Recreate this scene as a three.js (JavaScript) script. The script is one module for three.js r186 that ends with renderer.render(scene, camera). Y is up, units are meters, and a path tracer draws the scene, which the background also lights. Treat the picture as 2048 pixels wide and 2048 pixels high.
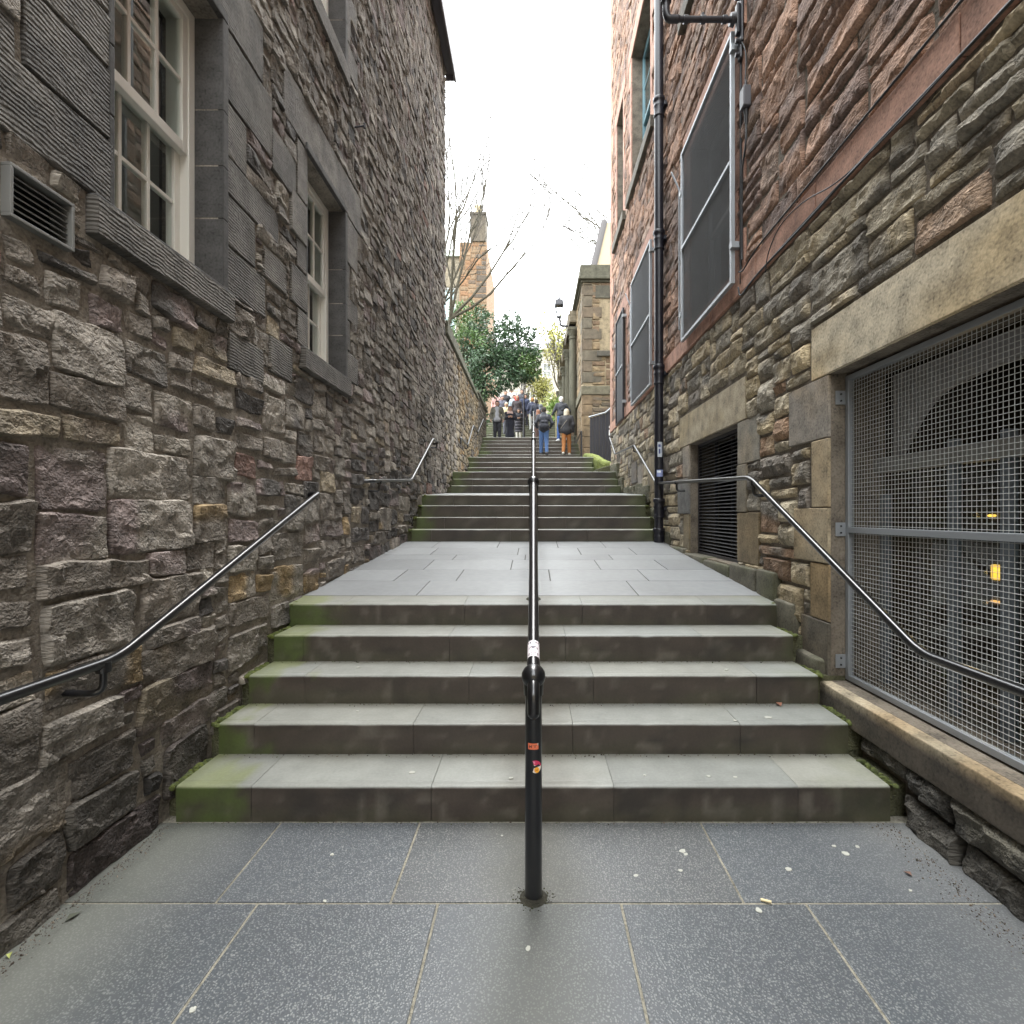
import * as THREE from 'three';
import { mergeGeometries } from 'three/addons/utils/BufferGeometryUtils.js';
import { MarchingCubes } from 'three/addons/objects/MarchingCubes.js';
import { RoundedBoxGeometry } from 'three/addons/geometries/RoundedBoxGeometry.js';

// ---------------------------------------------------------------- camera, sky, sun, exposure
const scene = new THREE.Scene();
const EYE = 1.585;
const camera = new THREE.PerspectiveCamera(90, 1, 0.05, 600);
camera.position.set(0, EYE, 0);
camera.setViewOffset(2048, 2048, -43, -6, 2048, 2048);   // the lens is shifted a little, so verticals stay upright
camera.updateProjectionMatrix();
scene.add(camera);

const renderer = new THREE.WebGLRenderer({ antialias: true });
renderer.toneMapping = THREE.LinearToneMapping;
renderer.toneMappingExposure = 7.8;
renderer.shadowMap.enabled = true;

{ // bright, even overcast: a little brighter overhead than at the horizon
  const W = 128, H = 64, a = new Float32Array(W * H * 4);
  for (let j = 0; j < H; j++) {
    const el = (j + 0.5) / H * Math.PI - Math.PI / 2;
    const s = el > 0 ? 0.86 + 0.3 * Math.sin(el) : 0.86 - 0.5 * Math.min(1, -Math.sin(el) * 6);
    for (let i = 0; i < W; i++) {
      const k = (j * W + i) * 4;
      a[k] = s * 0.965; a[k + 1] = s * 1.0; a[k + 2] = s * 1.02; a[k + 3] = 1;
    }
  }
  const sky = new THREE.DataTexture(a, W, H, THREE.RGBAFormat, THREE.FloatType);
  sky.mapping = THREE.EquirectangularReflectionMapping;
  sky.magFilter = sky.minFilter = THREE.LinearFilter;
  sky.needsUpdate = true;
  scene.background = sky; scene.environment = sky; scene.environmentIntensity = 1;
}
const sun = new THREE.DirectionalLight(new THREE.Color(1, 0.98, 0.94), 0.8);
sun.position.set(2, 30, -14); sun.target.position.set(0, 0, -6);
sun.castShadow = true; sun.shadow.radius = 70; sun.shadow.mapSize.set(2048, 2048);
Object.assign(sun.shadow.camera, { left: -30, right: 30, top: 50, bottom: -30, near: 1, far: 120 });
scene.add(sun, sun.target);

// ---------------------------------------------------------------- helpers
function mulberry(a) { return () => { a |= 0; a = a + 0x6D2B79F5 | 0; let t = Math.imul(a ^ a >>> 15, 1 | a); t = t + Math.imul(t ^ t >>> 7, 61 | t) ^ t; return ((t ^ t >>> 14) >>> 0) / 4294967296; }; }
const V = (x, y, z) => new THREE.Vector3(x, y, z);
const lin = (r, g, b) => new THREE.Color().setRGB(r, g, b);
const clamp = (x, a, b) => Math.max(a, Math.min(b, x));
const lerp = (a, b, t) => a + (b - a) * t;
const sstep = (a, b, x) => { const t = clamp((x - a) / (b - a), 0, 1); return t * t * (3 - 2 * t); };
const mix3 = (a, b, t) => [lerp(a[0], b[0], t), lerp(a[1], b[1], t), lerp(a[2], b[2], t)];
function hash3(x, y, z) { let h = Math.imul(x, 374761393) ^ Math.imul(y, 668265263) ^ Math.imul(z, 2147483647 - 1274126177); h = Math.imul(h ^ h >>> 13, 1274126177); return ((h ^ h >>> 16) >>> 0) / 4294967296; }
function noise3(x, y, z) { // value noise, -1 .. 1
  const xi = Math.floor(x), yi = Math.floor(y), zi = Math.floor(z), fx = x - xi, fy = y - yi, fz = z - zi;
  const u = fx * fx * (3 - 2 * fx), v = fy * fy * (3 - 2 * fy), w = fz * fz * (3 - 2 * fz);
  const c = (i, j, k) => hash3(xi + i, yi + j, zi + k);
  return 2 * lerp(lerp(lerp(c(0, 0, 0), c(1, 0, 0), u), lerp(c(0, 1, 0), c(1, 1, 0), u), v), lerp(lerp(c(0, 0, 1), c(1, 0, 1), u), lerp(c(0, 1, 1), c(1, 1, 1), u), v), w) - 1;
}
const fbm = (x, y, z, o = 3) => { let s = 0, a = 0.6; for (let i = 0; i < o; i++) { s += a * noise3(x, y, z); x *= 2.1; y *= 2.1; z *= 2.1; a *= 0.5; } return s; };
// periodic gradient noise for textures that tile
function pnoise(x, y, P, seed) {
  const xi = Math.floor(x), yi = Math.floor(y), fx = x - xi, fy = y - yi;
  const g = (i, j) => { const h = hash3(((xi + i) % P + P) % P, ((yi + j) % P + P) % P, seed) * 6.2831853; return Math.cos(h) * (fx - i) + Math.sin(h) * (fy - j); };
  const u = fx * fx * fx * (fx * (fx * 6 - 15) + 10), v = fy * fy * fy * (fy * (fy * 6 - 15) + 10);
  return 1.4 * lerp(lerp(g(0, 0), g(1, 0), u), lerp(g(0, 1), g(1, 1), u), v);
}
function pfbm(x, y, P, o, seed) { let s = 0, a = 0.5; for (let i = 0; i < o; i++) { s += a * pnoise(x, y, P, seed + i); x *= 2; y *= 2; P *= 2; a *= 0.55; } return s; }
function tex(W, H, f, srgb = false) { // f(u, v) -> grey or [r, g, b] in 0..1
  const a = new Uint8Array(W * H * 4);
  for (let j = 0; j < H; j++) for (let i = 0; i < W; i++) {
    const c = f((i + 0.5) / W, (j + 0.5) / H), k = (j * W + i) * 4;
    if (typeof c === 'number') a[k] = a[k + 1] = a[k + 2] = clamp(c, 0, 1) * 255;
    else { a[k] = clamp(c[0], 0, 1) * 255; a[k + 1] = clamp(c[1], 0, 1) * 255; a[k + 2] = clamp(c[2], 0, 1) * 255; }
    a[k + 3] = 255;
  }
  const t = new THREE.DataTexture(a, W, H, THREE.RGBAFormat);
  t.wrapS = t.wrapT = THREE.RepeatWrapping; t.magFilter = THREE.LinearFilter; t.minFilter = THREE.LinearMipmapLinearFilter; t.generateMipmaps = true;
  if (srgb) t.colorSpace = THREE.SRGBColorSpace;
  t.needsUpdate = true; return t;
}
const used = {};
function numbered(name) { const n = used[name] = (used[name] ?? -1) + 1; return n ? name + '_' + String(n).padStart(3, '0') : name; }
function tag(o, label, category, group, kind) { if (label) o.userData.label = label; if (category) o.userData.category = category; if (group) o.userData.group = group; if (kind) o.userData.kind = kind; return o; }
function thing(name, label, category, pos = [0, 0, 0], turn = 0, group) { const o = new THREE.Group(); o.name = numbered(name); o.position.set(...pos); o.rotation.y = turn; scene.add(o); return tag(o, label, category, group); }
function structure(name) { const o = new THREE.Group(); o.name = numbered(name); o.userData.kind = 'structure'; scene.add(o); return o; }
function obj(name, geo, m, parent = scene) { const g = Array.isArray(geo) ? merge(geo) : geo; const o = new THREE.Mesh(g, m); o.name = numbered(name); o.castShadow = o.receiveShadow = true; parent.add(o); return o; }
function grp(name, parent) { const o = new THREE.Group(); o.name = numbered(name); parent.add(o); return o; }
function merge(list) {
  const flat = list.map(g => { const n = g.index ? g.toNonIndexed() : g; for (const k of Object.keys(n.attributes)) if (!['position', 'normal', 'uv', 'color'].includes(k)) n.deleteAttribute(k); return n; });
  if (flat.length === 1) return flat[0];
  const hasC = flat.some(g => g.attributes.color);
  for (const g of flat) { if (hasC && !g.attributes.color) g.setAttribute('color', new THREE.BufferAttribute(new Float32Array(g.attributes.position.count * 3).fill(1), 3)); if (!g.attributes.uv) g.setAttribute('uv', new THREE.BufferAttribute(new Float32Array(g.attributes.position.count * 2), 2)); if (!g.attributes.normal) g.computeVertexNormals(); }
  return mergeGeometries(flat);
}
// box by min / max corner, uv in metres, small bevel when r is given
function box(x0, x1, y0, y1, z0, z1, r = 0) {
  const w = x1 - x0, h = y1 - y0, d = z1 - z0;
  const g = r > 0 ? new RoundedBoxGeometry(w, h, d, 1, Math.min(r, w / 2.01, h / 2.01, d / 2.01)) : new THREE.BoxGeometry(w, h, d);
  g.translate((x0 + x1) / 2, (y0 + y1) / 2, (z0 + z1) / 2); return boxUV(g);
}
function boxUV(g) { const p = g.attributes.position, n = g.attributes.normal, uv = new Float32Array(p.count * 2); for (let i = 0; i < p.count; i++) { const ax = Math.abs(n.getX(i)), ay = Math.abs(n.getY(i)), az = Math.abs(n.getZ(i)), x = p.getX(i), y = p.getY(i), z = p.getZ(i); if (ax > ay && ax > az) { uv[2 * i] = z; uv[2 * i + 1] = y; } else if (ay > az) { uv[2 * i] = x; uv[2 * i + 1] = z; } else { uv[2 * i] = x; uv[2 * i + 1] = y; } } g.setAttribute('uv', new THREE.BufferAttribute(uv, 2)); return g; }
function rod(a, b, r0, r1 = r0, n = 8) { const d = new THREE.Vector3().subVectors(b, a), L = d.length(); const g = new THREE.CylinderGeometry(r1, r0, L, n, 1); g.applyQuaternion(new THREE.Quaternion().setFromUnitVectors(V(0, 1, 0), d.clone().normalize())); g.translate((a.x + b.x) / 2, (a.y + b.y) / 2, (a.z + b.z) / 2); return g; }
function pathOf(pts, cr) {
  const path = new THREE.CurvePath(); let prev = pts[0];
  for (let i = 1; i < pts.length - 1; i++) {
    const p = pts[i], a = pts[i - 1], b = pts[i + 1];
    const ra = Math.min(cr, p.distanceTo(a) * 0.45), rb = Math.min(cr, p.distanceTo(b) * 0.45);
    const s = p.clone().lerp(a, ra / p.distanceTo(a)), e = p.clone().lerp(b, rb / p.distanceTo(b));
    if (prev.distanceTo(s) > 1e-4) path.add(new THREE.LineCurve3(prev, s));
    path.add(new THREE.QuadraticBezierCurve3(s, p, e)); prev = e;
  }
  path.add(new THREE.LineCurve3(prev, pts[pts.length - 1])); return path;
}
function tube(pts, r, cr = 0.05, radial = 12, caps = true) { // bent tube, sampled densely in the bends only
  const path = pathOf(pts, cr), P = [];
  for (const c of path.curves) { const n = c.isLineCurve3 ? Math.max(1, Math.ceil(c.getLength() / 1.5)) : 7; for (let i = 0; i < n; i++) P.push(c.getPoint(i / n)); }
  P.push(pts[pts.length - 1].clone());
  const pos = [], nor = [], uv = [], idx = []; let up = null, len = 0;
  for (let i = 0; i < P.length; i++) {
    const t = new THREE.Vector3().subVectors(P[Math.min(i + 1, P.length - 1)], P[Math.max(i - 1, 0)]).normalize();
    if (!up) up = Math.abs(t.y) < 0.9 ? V(0, 1, 0) : V(1, 0, 0);
    const s = new THREE.Vector3().crossVectors(t, up).normalize(); up = new THREE.Vector3().crossVectors(s, t).normalize();
    if (i) len += P[i].distanceTo(P[i - 1]);
    for (let k = 0; k <= radial; k++) { const a = k / radial * Math.PI * 2, n = s.clone().multiplyScalar(Math.cos(a)).addScaledVector(up, Math.sin(a)); pos.push(P[i].x + n.x * r, P[i].y + n.y * r, P[i].z + n.z * r); nor.push(n.x, n.y, n.z); uv.push(k / radial * 6.28 * r, len); }
  }
  const R = radial + 1;
  for (let i = 0; i < P.length - 1; i++) for (let k = 0; k < radial; k++) { const a = i * R + k, b = a + R; idx.push(a, b, a + 1, a + 1, b, b + 1); }
  const g = new THREE.BufferGeometry(); g.setAttribute('position', new THREE.Float32BufferAttribute(pos, 3)); g.setAttribute('normal', new THREE.Float32BufferAttribute(nor, 3)); g.setAttribute('uv', new THREE.Float32BufferAttribute(uv, 2)); g.setIndex(idx);
  const out = [g];
  if (caps) for (const e of [pts[0], pts[pts.length - 1]]) { const s = new THREE.SphereGeometry(r, radial, 6); s.translate(e.x, e.y, e.z); out.push(s); }
  return merge(out);
}
// walls: u runs along the wall, v up, n out of the wall
const XL = -1.92, XR = 1.97;
const leftWall = { at: (u, v, n) => [XL + n, v, -u], flip: false };
const rightWall = { at: (u, v, n) => [XR - n, v, -u], flip: true };
const frontWall = z => ({ at: (u, v, n) => [u, v, z + n], flip: false });
function mapGeo(g, place) { // (x, y, z) of g taken as (u, v, n)
  const p = g.attributes.position; for (let i = 0; i < p.count; i++) p.setXYZ(i, ...place.at(p.getX(i), p.getY(i), p.getZ(i)));
  if (place.flip) { if (g.index) { const a = g.index.array; for (let i = 0; i < a.length; i += 3) { const t = a[i]; a[i] = a[i + 2]; a[i + 2] = t; } } else for (const k of Object.keys(g.attributes)) { const at = g.attributes[k], s = at.itemSize, a = at.array; for (let i = 0; i < at.count; i += 3) for (let c = 0; c < s; c++) { const t = a[i * s + c]; a[i * s + c] = a[(i + 2) * s + c]; a[(i + 2) * s + c] = t; } } }
  g.computeVertexNormals(); return g;
}
const flat = g => g.index ? g.toNonIndexed() : g;
const slab = (place, u0, u1, v0, v1, n0, n1, r = 0) => { const g = flat(box(u0, u1, v0, v1, n0, n1, r)); return mapGeo(g, place); };
// a surface of broken facets: every cell of a jittered grid has its own tilt and height
function hewn(x, y, c) {
  x /= c; y /= c * 0.75; const xi = Math.floor(x), yi = Math.floor(y); let best = 9, bx = 0, by = 0, dx = 0, dy = 0;
  for (let j = -1; j < 2; j++) for (let i = -1; i < 2; i++) { const a = xi + i, b = yi + j, px = a + hash3(a, b, 1), py = b + hash3(a, b, 2), q = (px - x) ** 2 + (py - y) ** 2; if (q < best) { best = q; bx = a; by = b; dx = x - px; dy = y - py; } }
  return (hash3(bx, by, 3) - 0.5) * 1.3 + dx * (hash3(bx, by, 4) - 0.5) * 2 + dy * (hash3(bx, by, 5) - 0.5) * 2;
}
// one stone: a bulging, uneven block on a wall
function stone(place, u0, u1, v0, v1, o) {
  const R = o.rng, w = u1 - u0, h = v1 - v0, j = (o.joint ?? 0.014) / 2, jit = o.jit ?? 0.012, bev = Math.min(o.bevel ?? 0.03, w * 0.3, h * 0.3);
  const q = [[u0, v0], [u1, v0], [u1, v1], [u0, v1]].map(([a, b]) => [a + (a === u0 ? j : -j) + (R() - 0.5) * jit, b + (b === v0 ? j : -j) + (R() - 0.5) * jit]);
  const axis = (L, e) => { const n = clamp(Math.round((L - 2 * bev) / o.seg), 1, 26), s = o.flat ? [0, e * 0.35, e, e * 1.5] : [0, e * 0.35, e]; for (let i = 1; i < n; i++) s.push(lerp(e, 1 - e, i / n)); if (o.flat) s.push(1 - e * 1.5); s.push(1 - e, 1 - e * 0.35, 1); return s; };
  const S = axis(w, bev / w), T = axis(h, bev / h), sx = R() * 90, sy = R() * 90, sz = R() * 90, ta = (R() - 0.5) * (o.tilt ?? 0.05), tb = (R() - 0.5) * (o.tilt ?? 0.05), base = (o.depth ?? 0.03) * (0.55 + R() * 0.9), fac = o.facet ? [0, 1, 2, 3].map(() => o.facet * (0.5 + R() * R() * 3)) : null;
  const pos = [], uv = [], col = [], idx = [], tint = o.tint, fx = R() * 7, fy = R() * 7;
  for (const t of T) for (const s of S) {
    let u = lerp(lerp(q[0][0], q[1][0], s), lerp(q[3][0], q[2][0], s), t), v = lerp(lerp(q[0][1], q[1][1], s), lerp(q[3][1], q[2][1], s), t);
    const cx = Math.abs(2 * s - 1), cy = Math.abs(2 * t - 1), rr = (o.round ?? 0.12) * (cx * cy) ** 7;
    u = lerp(u, (u0 + u1) / 2, rr * Math.min(1, h / w)); v = lerp(v, (v0 + v1) / 2, rr * Math.min(1, w / h));
    const wob = o.wob ?? 0.008; u += wob * noise3(u * 13 + sx, v * 13, sz); v += wob * noise3(u * 13, v * 13 + sy, sz);
    const e = Math.min(Math.min(s, 1 - s) * w, Math.min(t, 1 - t) * h), p = Math.sin(Math.min(1, e / bev) * Math.PI / 2);
    const in_ = e > bev * 1.01 && o.crisp; if (in_) { u += (R() - 0.5) * o.seg * 0.55; v += (R() - 0.5) * o.seg * 0.55; }
    const rid = 1 - 2 * Math.abs(noise3(u * 7 + sx, v * 9 + sy, sz)), f = o.crisp ? hewn(u + sx, v + sy, o.crisp) * 1.2 + 0.35 * fbm(u * 14 + sx, v * 17 + sy, sz, 2) : fbm(u * 9 + sx, v * 11 + sy, sz);
    let cap = base; if (fac) cap = Math.min(base, s * w * fac[0], (1 - s) * w * fac[1], t * h * fac[2], (1 - t) * h * fac[3]);
    const n = e <= 0 ? (o.sink ?? -0.025) : p * (cap + o.rough * (o.crisp ? 0.75 * f + 0.25 * rid : 0.55 * f + 0.5 * rid + 0) + ta * (s - 0.5) * Math.min(1, w * 3) + tb * (t - 0.5));
    pos.push(...place.at(u, v, Math.max(n, e <= 0 ? n : -0.006) + (o.off ?? 0))); uv.push(u + fx, v + fy);
    const k = 1 + 0.28 * noise3(u * 5 + sx, v * 6 + sy, 3.3) + 0.16 * noise3(u * 21 + sx, v * 24, 7.1);
    const c = o.tint2 ? mix3(tint, o.tint2, sstep(-0.1, 0.5, noise3(u * 4 + sy, v * 5 + sz, 1.7))) : tint;
    col.push(c[0] * k, c[1] * k, c[2] * k);
  }
  const nx = S.length, ny = T.length;
  for (let b = 0; b < ny - 1; b++) for (let a = 0; a < nx - 1; a++) { const i = b * nx + a; if (place.flip) idx.push(i, i + nx, i + 1, i + 1, i + nx, i + nx + 1); else idx.push(i, i + 1, i + nx, i + 1, i + nx + 1, i + nx); }
  const g = new THREE.BufferGeometry(); g.setAttribute('position', new THREE.Float32BufferAttribute(pos, 3)); g.setAttribute('uv', new THREE.Float32BufferAttribute(uv, 2)); g.setAttribute('color', new THREE.Float32BufferAttribute(col, 3)); g.setIndex(idx); if (o.crisp && o.seg < 0.08) { const f = g.toNonIndexed(); f.computeVertexNormals(); return f; } g.computeVertexNormals(); return g;
}
// fill a stretch of wall with rectangular stones of many sizes, round whatever is reserved
function pack(U0, U1, V0, V1, cu, cv, taken, size, rng) {
  const nu = Math.round((U1 - U0) / cu), nv = Math.round((V1 - V0) / cv), g = new Uint8Array(nu * nv), out = [];
  for (let j = 0; j < nv; j++) for (let i = 0; i < nu; i++) { const u = U0 + (i + 0.5) * cu, v = V0 + (j + 0.5) * cv; if (taken(u, v)) g[j * nu + i] = 1; }
  for (let j = 0; j < nv; j++) for (let i = 0; i < nu; i++) {
    if (g[j * nu + i]) continue;
    let [w, h] = size(U0 + i * cu, V0 + j * cv, rng), run = 0;
    while (i + run < nu && run < w + 2 && !g[j * nu + i + run]) run++;
    if (run <= w || run - w < 2) w = Math.min(run, w + 1);
    h = Math.min(h, Math.max(1, Math.round(w * 1.1))); let hh = 1; grow: while (hh < h && j + hh < nv) { for (let a = 0; a < w; a++) if (g[(j + hh) * nu + i + a]) break grow; hh++; }
    for (let b = 0; b < hh; b++) for (let a = 0; a < w; a++) g[(j + b) * nu + i + a] = 1;
    out.push([U0 + i * cu, U0 + (i + w) * cu, V0 + j * cv, V0 + (j + hh) * cv]);
  }
  return out;
}
const seenArea = (place, r) => { // pixels of the 2048 picture a wall rectangle covers, 0 when outside
  const P = [[r[0], r[2]], [r[1], r[2]], [r[1], r[3]], [r[0], r[3]]].map(([u, v]) => { const [x, y, z] = place.at(u, v, 0); if (z > -0.3) return null; return [1067 + x / -z * 1024, 1030 - (y - EYE) / -z * 1024]; });
  if (P.some(p => !p)) return 0; const cx = (P[0][0] + P[2][0]) / 2, cy = (P[0][1] + P[2][1]) / 2; if (cx < -60 || cx > 2108 || cy < -60 || cy > 2108) return 0;
  let a = 0; for (let i = 0; i < 4; i++) { const p = P[i], q = P[(i + 1) % 4]; a += p[0] * q[1] - q[0] * p[1]; } return Math.abs(a / 2);
};
const wallShell = (place, u0, u1, v0, v1, holes, t) => { const s = new THREE.Shape([new THREE.Vector2(u0, v0), new THREE.Vector2(u1, v0), new THREE.Vector2(u1, v1), new THREE.Vector2(u0, v1)]); for (const h of holes) s.holes.push(new THREE.Path([new THREE.Vector2(h[0], h[2]), new THREE.Vector2(h[0], h[3]), new THREE.Vector2(h[1], h[3]), new THREE.Vector2(h[1], h[2])])); const g = new THREE.ExtrudeGeometry(s, { depth: t, bevelEnabled: false }); g.translate(0, 0, -t); return mapGeo(g, place); };

// ---------------------------------------------------------------- materials
const rockBump = tex(2048, 2048, (u, v) => { const a = pfbm(u * 12, v * 12, 12, 5, 1), r = 1 - Math.abs(pfbm(u * 11, v * 15, 4096, 3, 11)) * 2.4, r2 = 1 - Math.abs(pfbm(u * 34, v * 44, 4096, 3, 17)) * 2.6, p = pnoise(u * 58, v * 58, 58, 31), p2 = pnoise(u * 120, v * 120, 120, 33); return 0.42 + 0.4 * a + 0.2 * (r - 0.5) + 0.15 * (r2 - 0.5) - 0.22 * Math.max(0, p - 0.15) - 0.14 * Math.max(0, p2 - 0.1); });
const rockMap = tex(1024, 1024, (u, v) => { const a = pfbm(u * 8, v * 8, 8, 5, 41), s = pfbm(u * 70, v * 70, 70, 2, 51), p = pnoise(u * 58, v * 58, 58, 31), k = 0.8 + 0.5 * a + 0.34 * s - 0.42 * Math.max(0, p - 0.1); return [k, k * 0.99, k * 0.97]; });
const stepMap = tex(512, 512, (u, v) => { const k = 0.88 + 0.16 * pfbm(u * 6, v * 6, 6, 4, 141) + 0.14 * pfbm(u * 60, v * 60, 60, 2, 151); return [k, k, k * 0.99]; });
const toolBump = tex(1024, 1024, (u, v) => { const warp = 0.35 * pfbm(u * 6, v * 6, 6, 3, 61), ph = (v * 52 + u * 3 + warp * 3), st = 0.5 + 0.5 * Math.sin(ph * 6.2831853), br = pfbm(u * 26, v * 52, 26, 3, 71); const br2 = sstep(-0.35, 0.25, pfbm(u * 14, v * 40, 4096, 2, 75)); return 0.22 + 0.5 * st * (0.35 + 0.65 * br2) * (0.75 + 0.7 * br) + 0.35 * pfbm(u * 40, v * 40, 40, 3, 81) + 0.1; });
const fineBump = tex(512, 512, (u, v) => 0.5 + 0.5 * pfbm(u * 30, v * 30, 30, 4, 91));
const std = (o) => new THREE.MeshStandardMaterial(o);
const M = {};
M.rubble = std({ vertexColors: true, map: rockMap, bumpMap: rockBump, bumpScale: 0.027, roughness: 0.93 });
M.rockface = std({ vertexColors: true, map: rockMap, bumpMap: rockBump, bumpScale: 0.018, roughness: 0.93 });
M.tooled = std({ vertexColors: true, map: rockMap, bumpMap: toolBump, bumpScale: 0.013, roughness: 0.9 });
M.dressed = std({ vertexColors: true, map: rockMap, bumpMap: fineBump, bumpScale: 0.002, roughness: 0.88 });
M.mortar = std({ color: lin(0.275, 0.245, 0.207), map: rockMap, bumpMap: rockBump, bumpScale: 0.012, roughness: 0.95 });
M.mortarR = std({ color: lin(0.2, 0.17, 0.135), map: rockMap, bumpMap: rockBump, bumpScale: 0.008, roughness: 0.95 });
M.dark = std({ color: lin(0.03, 0.03, 0.03), roughness: 0.9 });
M.room = std({ color: lin(0.1, 0.09, 0.08), roughness: 0.9 });
M.white = std({ color: lin(0.74, 0.72, 0.66), bumpMap: fineBump, bumpScale: 0.0006, roughness: 0.45 });
M.glass = new THREE.MeshPhysicalMaterial({ color: lin(0.93, 0.96, 0.95), transmission: 1, thickness: 0, roughness: 0.015, ior: 1.5 });
M.black = new THREE.MeshPhysicalMaterial({ color: lin(0.006, 0.006, 0.007), roughness: 0.3, clearcoat: 0.5, clearcoatRoughness: 0.12 });
M.pipe = std({ color: lin(0.012, 0.012, 0.018), bumpMap: fineBump, bumpScale: 0.001, roughness: 0.38 });
M.iron = std({ color: lin(0.018, 0.017, 0.022), bumpMap: fineBump, bumpScale: 0.001, roughness: 0.42 });
M.galv = std({ color: lin(0.33, 0.35, 0.37), metalness: 0.55, bumpMap: fineBump, bumpScale: 0.0005, roughness: 0.48 });
M.wire = std({ color: lin(0.5, 0.51, 0.5), metalness: 0.4, roughness: 0.5 });
M.wireDull = std({ color: lin(0.3, 0.31, 0.325), metalness: 0.3, roughness: 0.65 });
M.slate = std({ color: lin(0.07, 0.065, 0.075), roughness: 0.7 });
M.cable = std({ color: lin(0.015, 0.015, 0.016), roughness: 0.5 });
// ---------------------------------------------------------------- ground, paving, steps
// the climb: [depth, height] of every nosing, and the sloping landings between the flights
const FLIGHTS = [
  { d: [2.65, 3.006, 3.327, 3.647, 3.993], y: [0.181, 0.359, 0.542, 0.728, 0.8905], base: 0, x: [-1.85, 1.85], j: [[-1.46, -0.53, 0.416, 1.37], [-1.64, -0.706, 0.23, 1.215], [-1.486, -0.42, 0.39, 1.45], [-1.64, -0.6, 0.228, 1.2], [-1.486, -0.54, 0.38, 1.345]] },
  { d: [7.685, 8.02, 8.36, 8.70], y: [1.368, 1.551, 1.742, 1.926], base: 1.188, x: [-1.83, 1.83] },
  { d: [11.2, 11.54, 11.88], y: [2.23, 2.40, 2.589], base: 2.06, x: [-1.8, 1.9] },
  { d: [14.3, 14.64, 14.98], y: [2.914, 3.096, 3.28], base: 2.74, x: [-1.84, 1.68] },
  { d: [17.6, 17.95, 18.3, 18.65, 19.0, 19.35], y: [3.665, 3.83, 4.005, 4.178, 4.35, 4.522], base: 3.49, x: [-1.9, 1.66] },
  { d: Array.from({ length: 12 }, (_, i) => 24 + 0.33 * i), y: Array.from({ length: 12 }, (_, i) => 4.92 + 0.165 * i), base: 4.75, x: [-2.6, 1.5] },
  { d: Array.from({ length: 10 }, (_, i) => 33 + 0.33 * i), y: Array.from({ length: 10 }, (_, i) => 7.2 + 0.165 * i), base: 7.03, x: [-2.8, 1.5] },
];
function level(d) { // height of the path at a depth
  let py = 0, pd = 0;
  for (const f of FLIGHTS) {
    if (d < f.d[0]) return pd ? lerp(py, f.base, (d - pd) / (f.d[0] - pd)) : 0;
    for (let i = 0; i < f.d.length; i++) if (d < (f.d[i + 1] ?? f.d[i])) return f.y[i];
    py = f.y[f.y.length - 1]; pd = f.d[f.d.length - 1];
  }
  return py + (d - pd) * 0.12;
}
// flag paving: speckled blue-grey stone where feet keep it clean, buff dirt along the walls; under the rail, dirt plus painted-in shadow
const PAVE = 2048, paveC = new Float32Array(PAVE * PAVE * 3), paveR = new Float32Array(PAVE * PAVE), paveB = new Float32Array(PAVE * PAVE);
for (let j = 0; j < PAVE; j++) for (let i = 0; i < PAVE; i++) {
  const u = i / PAVE, v = j / PAVE, X = u * 4 - 2, k = j * PAVE + i;
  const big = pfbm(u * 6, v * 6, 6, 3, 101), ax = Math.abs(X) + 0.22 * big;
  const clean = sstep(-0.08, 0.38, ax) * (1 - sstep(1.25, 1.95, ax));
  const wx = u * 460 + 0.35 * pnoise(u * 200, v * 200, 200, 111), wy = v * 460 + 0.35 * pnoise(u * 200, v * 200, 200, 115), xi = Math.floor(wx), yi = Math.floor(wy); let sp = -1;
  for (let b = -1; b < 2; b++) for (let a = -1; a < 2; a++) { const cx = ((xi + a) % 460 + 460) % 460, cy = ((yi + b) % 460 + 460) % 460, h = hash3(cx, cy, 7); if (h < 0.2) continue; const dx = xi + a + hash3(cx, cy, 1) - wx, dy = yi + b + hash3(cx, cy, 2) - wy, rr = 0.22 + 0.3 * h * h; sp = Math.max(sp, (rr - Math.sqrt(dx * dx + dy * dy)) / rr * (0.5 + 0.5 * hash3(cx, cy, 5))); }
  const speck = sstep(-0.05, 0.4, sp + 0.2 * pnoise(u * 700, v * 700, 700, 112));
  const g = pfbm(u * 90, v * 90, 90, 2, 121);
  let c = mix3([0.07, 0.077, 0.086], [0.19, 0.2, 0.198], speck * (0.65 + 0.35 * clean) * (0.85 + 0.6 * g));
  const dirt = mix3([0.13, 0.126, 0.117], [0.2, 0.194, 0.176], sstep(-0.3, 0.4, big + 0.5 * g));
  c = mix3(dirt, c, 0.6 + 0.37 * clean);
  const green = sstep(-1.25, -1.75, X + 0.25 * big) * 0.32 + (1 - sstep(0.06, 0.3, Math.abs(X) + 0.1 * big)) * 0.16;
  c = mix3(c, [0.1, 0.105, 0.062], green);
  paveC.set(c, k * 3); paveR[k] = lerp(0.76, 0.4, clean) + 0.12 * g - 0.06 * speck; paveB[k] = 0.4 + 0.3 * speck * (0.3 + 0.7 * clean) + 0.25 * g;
}
const at2 = (u, v) => (Math.min(PAVE - 1, v * PAVE | 0)) * PAVE + Math.min(PAVE - 1, u * PAVE | 0);
M.paving = std({ color: lin(0.4, 0.4, 0.4), map: tex(PAVE, PAVE, (u, v) => { const k = at2(u, v) * 3; return [paveC[k] * 2.5, paveC[k + 1] * 2.5, paveC[k + 2] * 2.5]; }), roughnessMap: tex(PAVE, PAVE, (u, v) => paveR[at2(u, v)]), roughness: 1, bumpMap: tex(PAVE, PAVE, (u, v) => paveB[at2(u, v)]), bumpScale: 0.0022 });
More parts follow.
